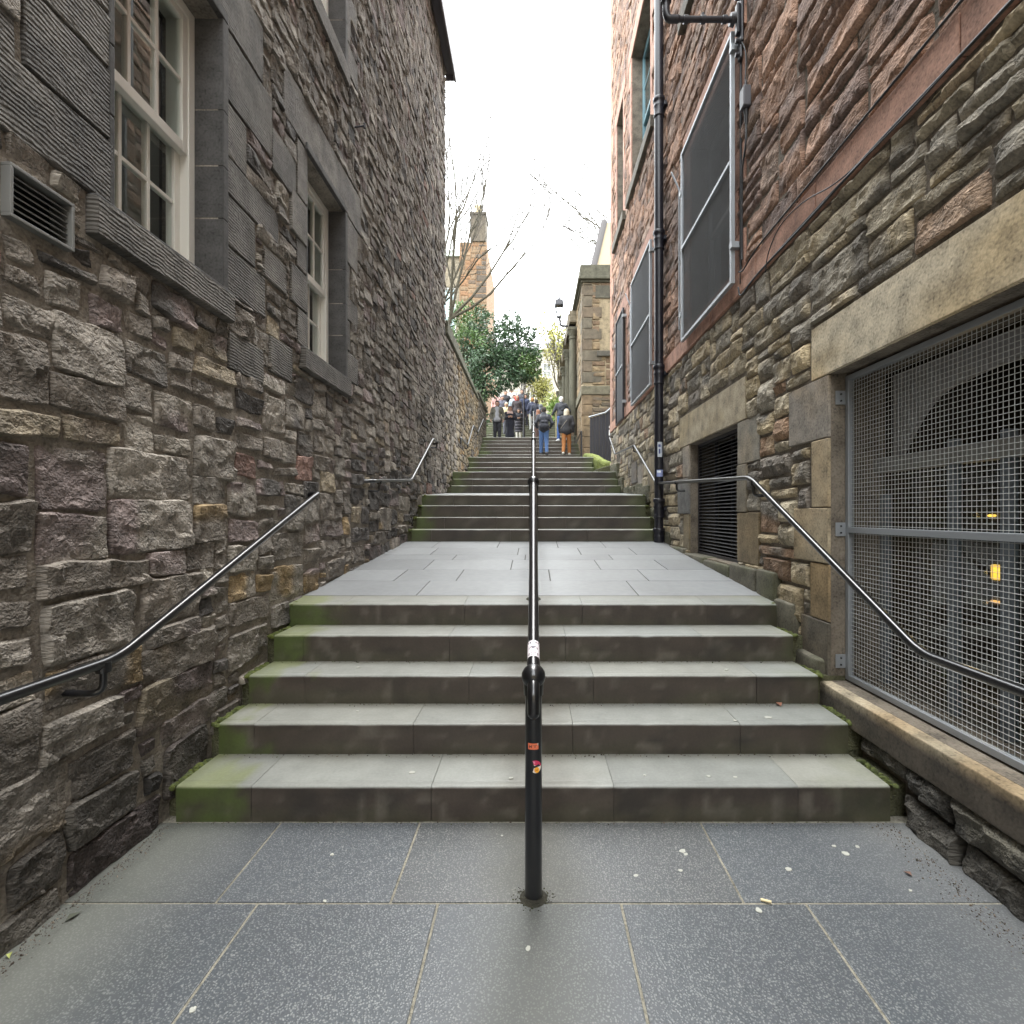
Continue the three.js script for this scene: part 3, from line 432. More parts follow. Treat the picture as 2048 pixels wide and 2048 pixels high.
// a sawn, dressed block with slightly eased edges and patchy colour
function ashlar(place, u0, u1, v0, v1, n0, n1, o = {}) {
  const R = o.rng, seg = o.seg ?? 0.1, e = o.edge ?? 0.007, dims = [u1 - u0, v1 - v0, n1 - n0], lo = [u0, v0, n0], ns = dims.map(d => Math.max(3, Math.round(d / seg) + 2));
  const g = new THREE.BoxGeometry(1, 1, 1, ...ns), p = g.attributes.position, col = new Float32Array(p.count * 3), uv = new Float32Array(p.count * 2), nn = g.attributes.normal;
  const t1 = o.tint, t2 = o.tint2 ?? t1.map(x => x * 0.75), s = R() * 50, fx = R() * 5, fy = R() * 5;
  for (let i = 0; i < p.count; i++) {
    const q = [p.getX(i), p.getY(i), p.getZ(i)].map((c, k) => { const n = ns[k], id = Math.round((c + 0.5) * n); return id === 0 ? 0 : id === n ? 1 : lerp(e / dims[k], 1 - e / dims[k], (id - 1) / (n - 2)); });
    const ext = q.filter(c => c === 0 || c === 1).length, w = q.map((c, k) => lo[k] + dims[k] * (ext > 1 ? (c === 0 ? e * 0.4 / dims[k] : c === 1 ? 1 - e * 0.4 / dims[k] : c) : c));
    const wob = (o.wob ?? 0.003) * fbm(w[0] * 7 + s, w[1] * 7, s); w[2] += q[2] > 0.5 ? wob : 0;
    p.setXYZ(i, ...place.at(...w));
    const ax = Math.abs(nn.getX(i)) > 0.5; uv[2 * i] = (ax ? w[2] : w[0]) + fx; uv[2 * i + 1] = (Math.abs(nn.getY(i)) > 0.5 ? w[2] : w[1]) + fy;
    const f = o.streak ? fbm(w[0] * 1.6 + w[1] * 2.6 + s, w[1] * 1.2 - w[0] * 0.5, s, 3) : fbm(w[0] * 3 + s, w[1] * 3, w[2] * 3, 3), k = 1 + 0.12 * noise3(w[0] * 15, w[1] * 15 + s, w[2] * 15);
    let c = mix3(t1, t2, sstep(-0.1, 0.45, f)); if (o.dirt) c = mix3(c, o.dirt[0], clamp(o.dirt[1](w[0], w[1]) * clamp(0.8 + 0.7 * f, 0, 1), 0, 0.93)); col.set(c.map(x => x * k), i * 3);
  }
  if (place.flip) { const a = g.index.array; for (let i = 0; i < a.length; i += 3) { const t = a[i]; a[i] = a[i + 2]; a[i + 2] = t; } }
  g.setAttribute('color', new THREE.BufferAttribute(col, 3)); g.setAttribute('uv', new THREE.BufferAttribute(uv, 2)); g.computeVertexNormals(); return g;
}
function wireGrid(place, u0, u1, v0, v1, n, s, r, sides = 5) {
  const out = [], P = (u, v, k) => V(...place.at(u, v, k)); let i = 0;
  for (let u = u0 + s; u < u1; u += s) out.push(rod(P(u, v0, n), P(u, v1, n), r, r, sides));
  for (let v = v0 + s; v < v1; v += s) out.push(rod(P(u0, v, n + r * 1.4), P(u1, v, n + r * 1.4), r, r, sides));
  return merge(out);
}
const BIGOPEN = [0.55, 3.39, 0.49, 2.52], LOUVRE = [4.91, 6.42, 1.1, 2.465];
const WIN_R = [[5.02, 6.36, 3.95, 6.12], [8.42, 9.75, 3.95, 6.05], [10.84, 11.62, 3.8, 5.95], [5.05, 6.4, 8.05, 10.7], [8.55, 10.2, 8.05, 10.7], [11.15, 12.0, 8.05, 10.7], [1.6, 3.0, 8.05, 10.7]];
{
  const R = mulberry(23), top = 16.5, U0 = -4.2, U1 = 13.0;
  obj('wall', wallShell(rightWall, U0, U1, -0.12, top, [BIGOPEN, LOUVRE, ...WIN_R], 0.36), M.mortarR, redHouse);
  obj('side_wall', [box(XR + 0.365, 6, -0.12, top, -U1, -U1 + 0.35), box(6, 6.3, -0.12, top, -U1, -U0), box(XR + 0.365, 6, -0.12, top, -U0 - 0.3, -U0)], M.mortarR, redHouse);
  obj('roof', box(XR, 6.3, top + 0.003, top + 0.15, -U1, -U0), M.slate, redHouse);
  obj('room', [box(XR + 0.37, 5.99, 3.1, 3.3, -U1 + 0.36, -U0 - 0.31), box(XR + 0.37, 5.99, 7.3, 7.5, -U1 + 0.36, -U0 - 0.31), box(XR + 0.37, 5.99, 0.05, 0.2, -U1 + 0.36, -U0 - 0.31), box(4, 4.1, 3.3, 7.3, -12.6, 1)], M.room, redHouse);
  const buffT = [0.4, 0.33, 0.225], ochre = [0.42, 0.3, 0.16], greyT = [0.3, 0.27, 0.235], redT = [0.5, 0.285, 0.21], redD = [0.36, 0.205, 0.155];
  const reserve = [];
  const res = (...r) => reserve.push(r);
  for (const o of [BIGOPEN, LOUVRE, ...WIN_R]) res(...o);
  const dr = (name, u0, u1, v0, v1, o = {}, n1 = 0.03) => { res(u0, u1, v0, v1); obj(name, ashlar(rightWall, u0 + 0.003, u1 - 0.003, v0 + 0.003, v1 - 0.003, o.n0 ?? -0.3, n1, { rng: R, ...o }), M.dressed, redHouse); };
  // lintels, jambs and sill of the two cellar openings
  const grime = [[0.1, 0.088, 0.07], (u, v) => sstep(1.5, 0.5, v) * 0.75];
  dr('lintel', 0.3, 3.6, 2.52, 2.888, { tint: [0.66, 0.58, 0.44], tint2: [0.6, 0.47, 0.28], streak: true, seg: 0.12 }, 0.02);
  dr('lintel', 4.71, 6.84, 2.468, 2.872, { tint: [0.45, 0.385, 0.275], tint2: [0.4, 0.325, 0.2], streak: true, seg: 0.12 }, 0.02);
  const jambA = [[3.393, 3.92, 2.1, 2.52, greyT], [3.393, 3.6, 1.635, 2.1, buffT], [3.393, 3.84, 1.258, 1.635, buffT], [3.393, 3.62, 0.87, 1.258, ochre], [3.393, 3.74, 0.47, 0.87, [0.15, 0.135, 0.11]]];
  for (const [a, b, c, d, t] of jambA) dr('jamb_stone', a - 0.003, b, c, d, { tint: t, tint2: mix3(t, ochre, 0.45), dirt: grime }, 0.012 + R() * 0.012);
  for (const [a, b, c, d, t] of [[4.42, 4.907, 2.06, 2.468, [0.27, 0.25, 0.21]], [4.69, 4.907, 1.61, 2.06, [0.24, 0.21, 0.16]], [4.43, 4.907, 1.14, 1.61, [0.25, 0.195, 0.12]], [6.424, 6.7, 2.06, 2.468, greyT], [6.424, 6.92, 1.6, 2.06, [0.19, 0.19, 0.185]], [6.424, 6.68, 1.14, 1.6, [0.26, 0.215, 0.14]], [7.95, 8.75, 1.95, 2.55, [0.22, 0.19, 0.14]], [8.0, 8.5, 1.4, 1.94, [0.27, 0.215, 0.13]], [9.1, 9.6, 2.0, 2.5, greyT], [9.7, 10.2, 2.2, 2.6, [0.15, 0.145, 0.14]]]) dr('jamb_stone', a, b, c, d, { tint: t, tint2: mix3(t, ochre, 0.3), dirt: [[0.09, 0.08, 0.055], (u, v) => sstep(1.6, 1.0, v) * 0.5] }, 0.015 + R() * 0.012);
  dr('window_sill', 0.3, 3.46, 0.3, 0.492, { tint: [0.42, 0.355, 0.25], tint2: [0.4, 0.3, 0.18], seg: 0.07, edge: 0.01, wob: 0.008, dirt: [[0.06, 0.053, 0.045], (u, v) => v > 0.489 ? 0.25 : 1.5 * Math.max(sstep(0.485, 0.46, v) * sstep(1.6, 2.2, u), sstep(0.44, 0.33, v) * sstep(1.0, 1.8, u))] }, 0.078);
  // smooth red string course
  for (let u = -4.2, i = 0; u < 12.99; i++) { const e = Math.min(13, u + 0.85 + R() * 0.5); dr('band_stone', u, e > 12.5 ? 13 : e, 3.66, 3.878, { tint: redT, tint2: mix3(redT, redD, 0.4), n0: -0.02, seg: 0.2 }, 0.035); u = e > 12.5 ? 13 : e; }
  // smooth red margins round the upper windows
  for (const [i, w] of WIN_R.entries()) {
    const [a, b, v0, v1] = w, t = () => mix3(redT, redD, R() * 0.7), lo = i < 3 ? 3.881 : v0;
    let v = lo, k = 0; while (v < v1 - 0.05) { const e = Math.min(v1, v + 0.36 + R() * 0.1), f = e > v1 - 0.2 ? v1 : e; dr('margin_stone', a - (k % 2 ? 0.13 : 0.29), a + 0.002, v, f, { tint: t() }, 0.022); dr('margin_stone', b - 0.002, b + (k % 2 ? 0.29 : 0.13), v, f, { tint: t() }, 0.022); v = f; k++; }
    dr('lintel', a - 0.3, b + 0.3, v1 + 0.001, v1 + 0.34, { tint: t(), seg: 0.2 }, 0.026);
    if (i < 3) dr('window_sill', a, b, 3.881, v0, { tint: mix3(redT, redD, 0.6), seg: 0.2 }, 0.028); else dr('window_sill', a - 0.3, b + 0.3, v0 - 0.2, v0, { tint: [0.14, 0.125, 0.1], seg: 0.2 }, 0.09);
    const g = sash(redHouse, rightWall, { r: w, recess: 0.2, cols: 2, rows: i < 3 ? 1 : 2, paint: i < 3 ? (M.winGrey ??= std({ color: lin(0.22, 0.23, 0.23), roughness: 0.5 })) : (M.winBlue ??= std({ color: lin(0.13, 0.24, 0.28), roughness: 0.5 })) });
  }
  for (let v = 3.88, k = 0; v < 16.2; k++) { const e = v + 0.4 + R() * 0.1; dr('quoin', k % 2 ? 12.5 : 12.72, 13.0, v, Math.min(e, 16.3), { tint: mix3(redT, [0.42, 0.24, 0.17], R()), seg: 0.2 }, 0.025); v = e; }
  // rock-faced stones in courses
  const inAny = (u, v) => reserve.some(r => u > r[0] && u < r[1] && v > r[2] && v < r[3]);
  const foot = u => (u < 3.2 ? 0.305 : level(Math.max(0, u)) - 0.1);
  const lower = pack(U0, U1, -0.05, 3.67, 0.09, 0.0925, (u, v) => inAny(u, v) || v < foot(u), (u, v, R) => [3 + (R() * 5 | 0), R() < 0.3 ? 1 : R() < 0.75 ? 2 : 3], R);
  const upper = pack(U0, U1, 3.88, top - 0.1, 0.1, 0.105, inAny, (u, v, R) => [3 + (R() * 6 | 0), R() < 0.3 ? 1 : R() < 0.8 ? 2 : 3], R);
  const list = [...lower, ...upper].map(r => ({ r, a: seenArea(rightWall, r) })).sort((p, q) => q.a - p.a), rest = [];
  list.forEach((s, i) => {
    const [u0, u1, v0, v1] = s.r, q = R(), red = v0 > 3.8; let c, c2;
    if (red) { c = q < 0.5 ? [0.32, 0.2, 0.142] : q < 0.75 ? [0.265, 0.17, 0.125] : q < 0.9 ? [0.23, 0.16, 0.13] : [0.29, 0.21, 0.165]; c2 = R() < 0.6 ? [0.17, 0.122, 0.105] : null; if (u0 > 5.5 && v0 < 6 && R() < 0.5) c = [0.2, 0.14, 0.112]; }
    else { c = q < 0.42 ? [0.3, 0.26, 0.19] : q < 0.66 ? [0.23, 0.208, 0.17] : q < 0.8 ? [0.33, 0.27, 0.175] : q < 0.92 ? [0.16, 0.14, 0.12] : [0.25, 0.165, 0.11]; c2 = R() < 0.6 ? [0.12, 0.108, 0.092]   : [0.33, 0.275, 0.19]; if (v1 < 1.25) { c = c.map(x => x * 0.62); } if (v1 > 2.9) c = mix3(c, [0.19, 0.17, 0.14], 0.25); }
    const k = (red ? 1.27 : 1.5) * (0.85 + R() * 0.3), near = i < farCap;
    const g = stone(rightWall, u0, u1, v0, v1, { rng: R, seg: near ? (i < 160 ? 0.025 : 0.04) : s.a > 120 ? 0.07 : s.a > 0 ? 0.11 : 0.35, crisp: 0.12, joint: red ? 0.016 : 0.013, depth: red ? 0.025 : 0.03, rough: red ? 0.011 : 0.014, bevel: 0.014, facet: 0.9, round: 0.015, jit: 0.003, tilt: 0.04, wob: 0.0022, sink: -0.012, tint: c.map(x => x * k), tint2: c2 && c2.map(x => x * k) });
    if (near) obj('stone', g, M.rockface, redHouse); else rest.push(g);
  });
  tag(obj('far_stonework', rest, M.rockface, redHouse), null, null, null, 'stuff');
  // rough foot of the wall
  const base = [[0.2, 0.95, 0.12, 0.31], [0.95, 1.7, 0.13, 0.31], [1.7, 2.35, 0.14, 0.31], [2.35, 2.62, 0.15, 0.31], [2.62, 3.0, 0.2, 0.33], [0.3, 0.9, -0.04, 0.12], [0.9, 1.5, -0.05, 0.13], [1.5, 1.95, -0.05, 0.14], [1.95, 2.3, -0.05, 0.13], [2.3, 2.66, -0.05, 0.14]];
  for (const [a, b, c, d] of base) { const k = 0.5 + R() * 0.25; obj('base_stone', stone(rightWall, a, b, c, d, { rng: R, seg: 0.035, joint: 0.008, depth: 0.032, off: 0.035, sink: -0.09, rough: 0.016, crisp: 0.1, bevel: 0.012, facet: 1.2, round: 0.05, jit: 0.022, tilt: 0.05, wob: 0.008, tint: [0.135 * k, 0.125 * k, 0.108 * k], tint2: R() < 0.4 ? [0.13, 0.12, 0.095] : [0.05, 0.048, 0.043] }), M.rubble, redHouse); }
  for (const [a, b, y0, y1] of [[3.42, 3.76, 0.4, 0.62], [3.76, 4.06, 0.62, 0.93], [4.06, 4.39, 0.82, 1.13], [4.4, 5.0, 0.9, 1.12], [5.0, 5.75, 0.95, 1.09], [5.75, 6.5, 1.0, 1.11], [6.5, 7.4, 1.05, 1.16]]) dr('plinth_stone', a, b, y0, y1, { tint: [0.13, 0.12, 0.09], tint2: [0.1, 0.1, 0.06], seg: 0.08, edge: 0.02, wob: 0.012 }, 0.07);
  for (let i = 0; i < 9; i++) { const u = 7.3 + i * 0.62, y = level(u + 0.3) + 0.02; obj('base_stone', stone(rightWall, u, u + 0.6, y - 0.2, y + 0.12 + R() * 0.1, { rng: R, seg: 0.08, depth: 0.04, rough: 0.03, round: 0.15, jit: 0.03, tint: [0.12, 0.115, 0.075] }), M.rubble, redHouse); }
  obj('cellar', [box(5.0, 5.1, 0.2, 3.1, -4.8, 1), box(XR + 0.37, 5.1, 0.2, 3.1, -4.88, -4.8), box(XR + 0.37, 5.1, 0.2, 3.1, 1, 1.1), box(XR + 0.37, 4.99, 3.02, 3.09, -4.79, 0.99), box(XR + 0.37, 4.59, 0.201, 0.22, -4.79, 0.99)], M.dark, redHouse);
  // the louvred cellar grille
  { const gr = grp('louvre_grille', redHouse), m = std({ color: lin(0.035, 0.033, 0.036), roughness: 0.55 }), [u0, u1, v0, v1] = LOUVRE;
    obj('grille_frame', [slab(rightWall, u0, u0 + 0.035, v0, v1, -0.13, -0.09, 0.003), slab(rightWall, u1 - 0.035, u1, v0, v1, -0.13, -0.09, 0.003), slab(rightWall, u0 + 0.035, u1 - 0.035, v1 - 0.035, v1, -0.13, -0.09, 0.003), slab(rightWall, u0 + 0.035, u1 - 0.035, v0, v0 + 0.035, -0.13, -0.09, 0.003)], m, gr);
    const n = 33, st = (v1 - v0 - 0.08) / n; for (let i = 0; i < n; i++) { const g = box(u0 + 0.036, u1 - 0.036, -0.0025, 0.0025, -0.016, 0.016).toNonIndexed(); g.rotateX(0.5); g.translate(0, v0 + 0.045 + (i + 0.5) * st, -0.105); obj('slat', mapGeo(g, rightWall), m, gr); }
    obj('upright', [0.33, 0.66].map(t => slab(rightWall, lerp(u0, u1, t) - 0.012, lerp(u0, u1, t) + 0.012, v0 + 0.036, v1 - 0.036, -0.155, -0.125, 0.002)), m, gr);
    obj('cellar_back', [slab(rightWall, u0 - 0.05, u1 + 0.05, v0 - 0.05, v1 + 0.05, -0.9, -0.88)], M.dark, gr); obj('ledge', slab(rightWall, u0, u1, v0 - 0.03, v0 - 0.001, -0.3, 0.02, 0.004), std({ color: lin(0.17, 0.14, 0.1), roughness: 0.9, bumpMap: rockBump, bumpScale: 0.006 }), gr); }
  // the wire mesh guard in front of the big cellar window
  { const gd = grp('mesh_guard', redHouse), n = -0.11, [u0, u1, v0, v1] = BIGOPEN, f = 0.035;
    obj('guard_frame', [slab(rightWall, u1 - f - 0.006, u1 - 0.006, v0 + 0.012, v1 - 0.02, n - 0.02, n + 0.02, 0.003), slab(rightWall, u0, u0 + f, v0 + 0.012, v1 - 0.02, n - 0.02, n + 0.02, 0.003), slab(rightWall, u0 + f, u1 - f - 0.006, v1 - 0.02 - f, v1 - 0.02, n - 0.02, n + 0.02, 0.003), slab(rightWall, u0 + f, u1 - f - 0.006, v0 + 0.012, v0 + 0.012 + f, n - 0.02, n + 0.02, 0.003)], M.galv, gd);
    obj('cross_bar', slab(rightWall, u0 + f, u1 - f - 0.006, 1.468, 1.506, n - 0.018, n + 0.024, 0.003), M.galv, gd);
    tag(obj('wire_mesh', wireGrid(rightWall, u0 + f, u1 - f, v0 + 0.02, v1 - 0.03, n - 0.004, 0.0272, 0.0016, 5), M.wire, gd), null, null, null, 'stuff');
    for (const y of [2.36, 1.49, 0.62]) { const t = grp('fixing_tab', gd); obj('bolt', [-0.022, 0.022].map(q => rod(V(...rightWall.at(u1 - 0.012, y + q, n + 0.052)), V(...rightWall.at(u1 - 0.018, y + q, n + 0.052)), 0.006, 0.006, 8)), M.iron, t); obj('plate', slab(rightWall, u1 - 0.012, u1 - 0.005, y - 0.045, y + 0.045, n + 0.02, n + 0.085, 0.002), M.galv, t); }
  }
  // window frame and dim room behind the guard
  { const w = grp('cellar_window', redHouse), m = std({ color: lin(0.13, 0.15, 0.17), roughness: 0.45 }), n = -0.3;
    for (const u of [3.33, 2.79, 2.47, 2.05, 1.6, 1.1]) obj('steel_post', slab(rightWall, u - 0.024, u + 0.024, 0.3, u > 3 ? 1.72 : 2.0, n - 0.05, n, 0.004), m, w);
    obj('transom', slab(rightWall, 0.55, 3.39, 1.86, 1.95, n - 0.06, n + 0.02, 0.006), std({ color: lin(0.2, 0.2, 0.185), roughness: 0.6 }), w);
    obj('cill', slab(rightWall, 0.55, 3.39, 0.3, 0.5, n - 0.3, n, 0.006), M.room, w);
    obj('pane', slab(rightWall, 0.55, 3.38, 0.5, 1.86, n - 0.03, n - 0.027), M.glass, w);
    // a pale panel with a shallow arch cut out of it
    const s = new THREE.Shape(); s.moveTo(3.36, 1.9); s.lineTo(3.36, 2.5); s.lineTo(0.56, 2.5); s.lineTo(0.56, 2.3); s.quadraticCurveTo(2.5, 2.42, 2.95, 2.3); s.quadraticCurveTo(3.1, 2.26, 3.34, 1.9);
    const g = new THREE.ExtrudeGeometry(s, { depth: 0.03, bevelEnabled: false }); g.translate(0, 0, n - 0.12); obj('arch_panel', mapGeo(g, rightWall), std({ color: lin(0.3, 0.295, 0.3), roughness: 0.75 }), w);
    const brick = std({ color: lin(0.05, 0.03, 0.022), map: rockMap, bumpMap: rockBump, bumpScale: 0.01, roughness: 0.9 }); obj('inner_wall', box(4.6, 4.7, 0.21, 3.09, -4.79, 0.99), brick, w);
    const foil = []; for (let i = 0; i < 9; i++) foil.push(slab(rightWall, 1.2 + i * 0.13, 1.32 + i * 0.13, 1.97 + 0.01 * (i % 3), 2.05, n - 0.3, n - 0.2, 0.02)); obj('foil_duct', foil, std({ color: lin(0.6, 0.6, 0.58), metalness: 0.8, roughness: 0.3, bumpMap: rockBump, bumpScale: 0.02 }), w);
  }
}
// a lit lamp and a lit sign seen through the mesh
{
  const glow = (name, label, x, y, z, w, h, c, e) => { const t = thing(name, label, 'lamp', [x, y, z]); obj('lamp_glass', box(-0.02, 0.02, -h / 2, h / 2, -w / 2, w / 2, 0.01), std({ color: lin(0.4, 0.35, 0.2), emissive: lin(...c), emissiveIntensity: e, roughness: 0.4 }), t); obj('lamp_case', box(0.021, 0.05, -h / 2 - 0.02, h / 2 + 0.02, -w / 2 - 0.02, w / 2 + 0.02), M.dark, t); const l = new THREE.PointLight(lin(...c), 0.012, 6); l.position.set(x - 0.12, y, z); l.castShadow = true; scene.add(l); };
  glow('wall_lamp', 'glowing yellow lamp on the wall inside the cellar behind the mesh', 3.6, 1.14, -3.95, 0.13, 0.12, [1, 0.6, 0.07], 0.12);
  glow('wall_lamp', 'small glowing amber light high inside the cellar behind the mesh', 3.6, 1.58, -4.02, 0.05, 0.02, [1, 0.6, 0.1], 0.2);
  glow('wall_lamp', 'thin glowing strip light low inside the cellar behind the mesh', 3.6, 0.91, -3.95, 0.14, 0.02, [1, 0.5, 0.15], 0.1);
}
// mesh screens that stand off the upper windows
const SCREENS = [[4.85, 6.51, 3.78, 6.17, 'large galvanised mesh screen nearest the lamp bracket on the red wall'], [8.25, 9.87, 3.68, 6.03, 'galvanised mesh screen just behind the black drainpipe on the red wall'], [10.76, 11.7, 3.62, 5.95, 'narrow mesh screen farthest along the red wall near the gate']];
SCREENS.forEach(([u0, u1, v0, v1, label], i) => {
  const s = thing('window_screen', label, 'window screen', [0, 0, 0], 0, 'mesh screens over the red building windows'), n = 0.1, f = 0.034, mid = lerp(v0, v1, 0.49), far = i === 2;
  const fm = far ? M.iron : M.galv;
  obj('screen_frame', [slab(rightWall, u0, u0 + f, v0, v1, n - 0.04, n, 0.003), slab(rightWall, u1 - f, u1, v0, v1, n - 0.04, n, 0.003), slab(rightWall, u0 + f, u1 - f, v1 - f, v1, n - 0.04, n, 0.003), slab(rightWall, u0 + f, u1 - f, v0, v0 + f, n - 0.04, n, 0.003)], fm, s);
  obj('cross_bar', slab(rightWall, u0 + f, u1 - f, mid - 0.017, mid + 0.017, n - 0.035, n + 0.003, 0.003), M.galv, s);
  tag(obj('wire_mesh', wireGrid(rightWall, u0 + f * 0.5, u1 - f * 0.5, v0 + f * 0.5, v1 - f * 0.5, n - 0.03, i ? 0.02 : 0.0165, i ? 0.0023 : 0.0019, 4), M.wireDull, s), null, null, null, 'stuff');
  for (const [u, v] of [[u0 - 0.01, v0 + 0.35], [u0 - 0.01, v1 - 0.18], [u1 + 0.01, v0 + 0.35], [u1 + 0.01, v1 - 0.5]]) obj('bracket', slab(rightWall, u - 0.03, u + 0.03, v - 0.03, v + 0.03, 0.02, n + 0.01, 0.004), M.galv, s);
  if (!far) { const u = u1 + 0.16, P = (a, b, c) => V(...rightWall.at(a, b, c)); obj('lock_bar', tube([P(u, v0 + 0.22, 0.07), P(u, v1 - 0.35, 0.07), P(u + 0.04, v1 - 0.1, 0.16)], 0.012, 0.03, 8), M.galv, s); }
});
// ---------------------------------------------------------------- pipes, cables, lamps, handrails
{
  const P = (u, v, n) => V(...rightWall.at(u, v, n)), B = M.iron;
  // drainpipe
  const dp = thing('drainpipe', 'tall black cast iron drainpipe with collars on the sandstone wall', 'drainpipe', [1.862, 0, -7.6]);
  obj('pipe', rod(V(0, 1.19, 0), V(0, 16.2, 0), 0.066, 0.066, 20), M.pipe, dp);
  for (const y of [1.24, 1.68, 3.66, 5.65, 7.62, 9.6, 11.6, 13.6]) { const pr = [[0.066, -0.16], [0.08, -0.15], [0.08, -0.13], [0.073, -0.12], [0.073, 0.0], [0.08, 0.01], [0.08, 0.04], [0.073, 0.05], [0.073, 0.1], [0.088, 0.11], [0.088, 0.16], [0.066, 0.17]].map(([r, h]) => new THREE.Vector2(r, h * 0.9)); const g = new THREE.LatheGeometry(pr, 20); g.translate(0, y, 0); obj('collar', g, M.pipe, dp); if (y > 1.3) obj('bracket', box(0.05, 0.11, y - 0.03, y + 0.03, -0.12, 0.12, 0.006), M.pipe, dp); }
  obj('access_cover', box(-0.07, -0.05, 1.42, 1.6, 0.02, 0.075, 0.008), M.pipe, dp);
  const stk = (name, y, h, w, f, rad) => { const c = document.createElement('canvas'); c.width = 128; c.height = 192; const x = c.getContext('2d'); f(x); const t = new THREE.CanvasTexture(c); t.colorSpace = THREE.SRGBColorSpace; const g = new THREE.CylinderGeometry(rad, rad, h, 14, 1, true, -w / 2, w); g.translate(0, y, 0); return [g, std({ map: t, roughness: 0.55, side: THREE.DoubleSide })]; };
  const paper = x => { x.fillStyle = '#b9bec6'; x.fillRect(0, 0, 128, 192); x.fillStyle = '#3c4a78'; x.fillRect(18, 30, 60, 34); x.fillRect(30, 90, 40, 60); x.fillStyle = '#9aa2b8'; x.fillRect(82, 40, 30, 100); };
  { const [g, m] = stk('s', 2.55, 0.22, 1.1, paper, 0.0675); obj('sticker', g, m, dp); const [g2, m2] = stk('s', 2.2, 0.1, 1.5, x => { x.fillStyle = '#8d98c4'; x.fillRect(0, 0, 128, 192); x.fillStyle = '#dfe2ea'; x.fillRect(10, 20, 70, 60); }, 0.0675); obj('sticker', g2, m2, dp); }
  // lantern
  function lantern(t, x, y, z, s) { // base point of the lantern
    const q = (r0, r1, h, yy, open) => { const g = new THREE.CylinderGeometry(r1, r0, h, 4, 1, open); g.rotateY(Math.PI / 4); g.translate(x, y + yy + h / 2, z); const f = g.toNonIndexed(); f.computeVertexNormals(); return f; };
    obj('lantern_glass', q(0.1 * s, 0.2 * s, 0.42 * s, 0.06 * s, true), M.glass, t);
    const fr = []; for (const [a, b] of [[1, 1], [1, -1], [-1, 1], [-1, -1]]) fr.push(rod(V(x + a * 0.073 * s, y + 0.05 * s, z + b * 0.073 * s), V(x + a * 0.147 * s, y + 0.48 * s, z + b * 0.147 * s), 0.019 * s, 0.019 * s, 6)); fr.push(q(0.12 * s, 0.12 * s, 0.06 * s, 0), q(0.23 * s, 0.23 * s, 0.025 * s, 0.47 * s));
    obj('lantern_frame', fr, B, t); obj('lantern_roof', [q(0.25 * s, 0.2 * s, 0.2 * s, 0.495 * s), q(0.2 * s, 0.06 * s, 0.05 * s, 0.695 * s)], B, t);
    const f = new THREE.LatheGeometry([[0.05, 0], [0.06, 0.04], [0.03, 0.07], [0.045, 0.11], [0.02, 0.15], [0.028, 0.2], [0.004, 0.3]].map(([r, h]) => new THREE.Vector2(r * s, h * s)), 10); f.translate(x, y + 0.73 * s, z); obj('finial', f, B, t);
  }
  const bl = thing('lamp_bracket', 'ornate black iron lamp bracket high on the red wall above the mesh screen', 'wall lamp');
  obj('wall_plate', [slab(rightWall, 4.715, 4.825, 5.96, 6.44, 0.03, 0.055, 0.01), slab(rightWall, 4.74, 4.8, 6.06, 6.34, 0.055, 0.085, 0.01), slab(rightWall, 4.735, 4.805, 5.82, 5.95, 0.03, 0.06, 0.02), ...[6.0, 6.4, 5.87].map(v => rod(P(4.77, v, 0.05), P(4.77, v, 0.09), 0.02, 0.02, 8))], B, bl);
  obj('arm', [tube([V(1.89, 6.2, -4.77), V(1.3, 6.205, -4.77)], 0.026, 0.02, 12), ...[1.85, 1.78, 1.58, 1.42].map((x, i) => rod(V(x - 0.02, 6.2, -4.77), V(x + 0.02, 6.2, -4.77), i === 0 ? 0.05 : 0.035, i === 0 ? 0.06 : 0.035, 12)), rod(V(1.58, 6.22, -4.77), V(1.58, 6.26, -4.77), 0.014)], B, bl);
  obj('elbow', [tube([V(1.34, 6.205, -4.77), V(1.235, 6.205, -4.77), V(1.235, 6.62, -4.77)], 0.034, 0.09, 12), rod(V(1.235, 6.36, -4.77), V(1.235, 6.42, -4.77), 0.05, 0.05, 12), rod(V(1.235, 6.46, -4.77), V(1.235, 6.56, -4.77), 0.058, 0.045, 12)], B, bl);
  lantern(bl, 1.235, 6.62, -4.77, 1);
  const wl = thing('street_lantern', 'black glazed street lantern on a bracket from the far stone lodge', 'lamp');
  obj('arm', tube([V(1.7, 8.97, -20), V(1.12, 8.97, -20), V(1.05, 9.0, -20), V(1.02, 9.3, -20)], 0.042, 0.1, 10), B, wl); obj('wall_plate', box(1.6, 1.66, 8.7, 9.15, -20.06, -19.94), B, wl); lantern(wl, 1.0, 9.28, -20, 0.98);
  // junction box and cables
  const jb = thing('junction_box', 'small dark grey electrical junction box below the lamp bracket', 'junction box');
  obj('case', slab(rightWall, 4.58, 4.68, 5.26, 5.44, 0.02, 0.09, 0.008), std({ color: lin(0.09, 0.09, 0.1), roughness: 0.5 }), jb); obj('gland', [rod(P(4.63, 5.26, 0.05), P(4.63, 5.12, 0.045), 0.022, 0.012, 10), rod(P(4.63, 5.44, 0.05), P(4.63, 5.52, 0.045), 0.012, 0.008, 8)], M.cable, jb);
  const cab = (label, pts, r) => { const c = obj('cable', tube(pts.map(p => P(...p)), r, 0.25, 6), M.cable); return tag(c, label, 'cable'); };
  cab('thin black cable running from the lamp bracket into the junction box', [[4.66, 5.5, 0.045], [4.66, 5.8, 0.03], [4.75, 6.0, 0.05]], 0.006);
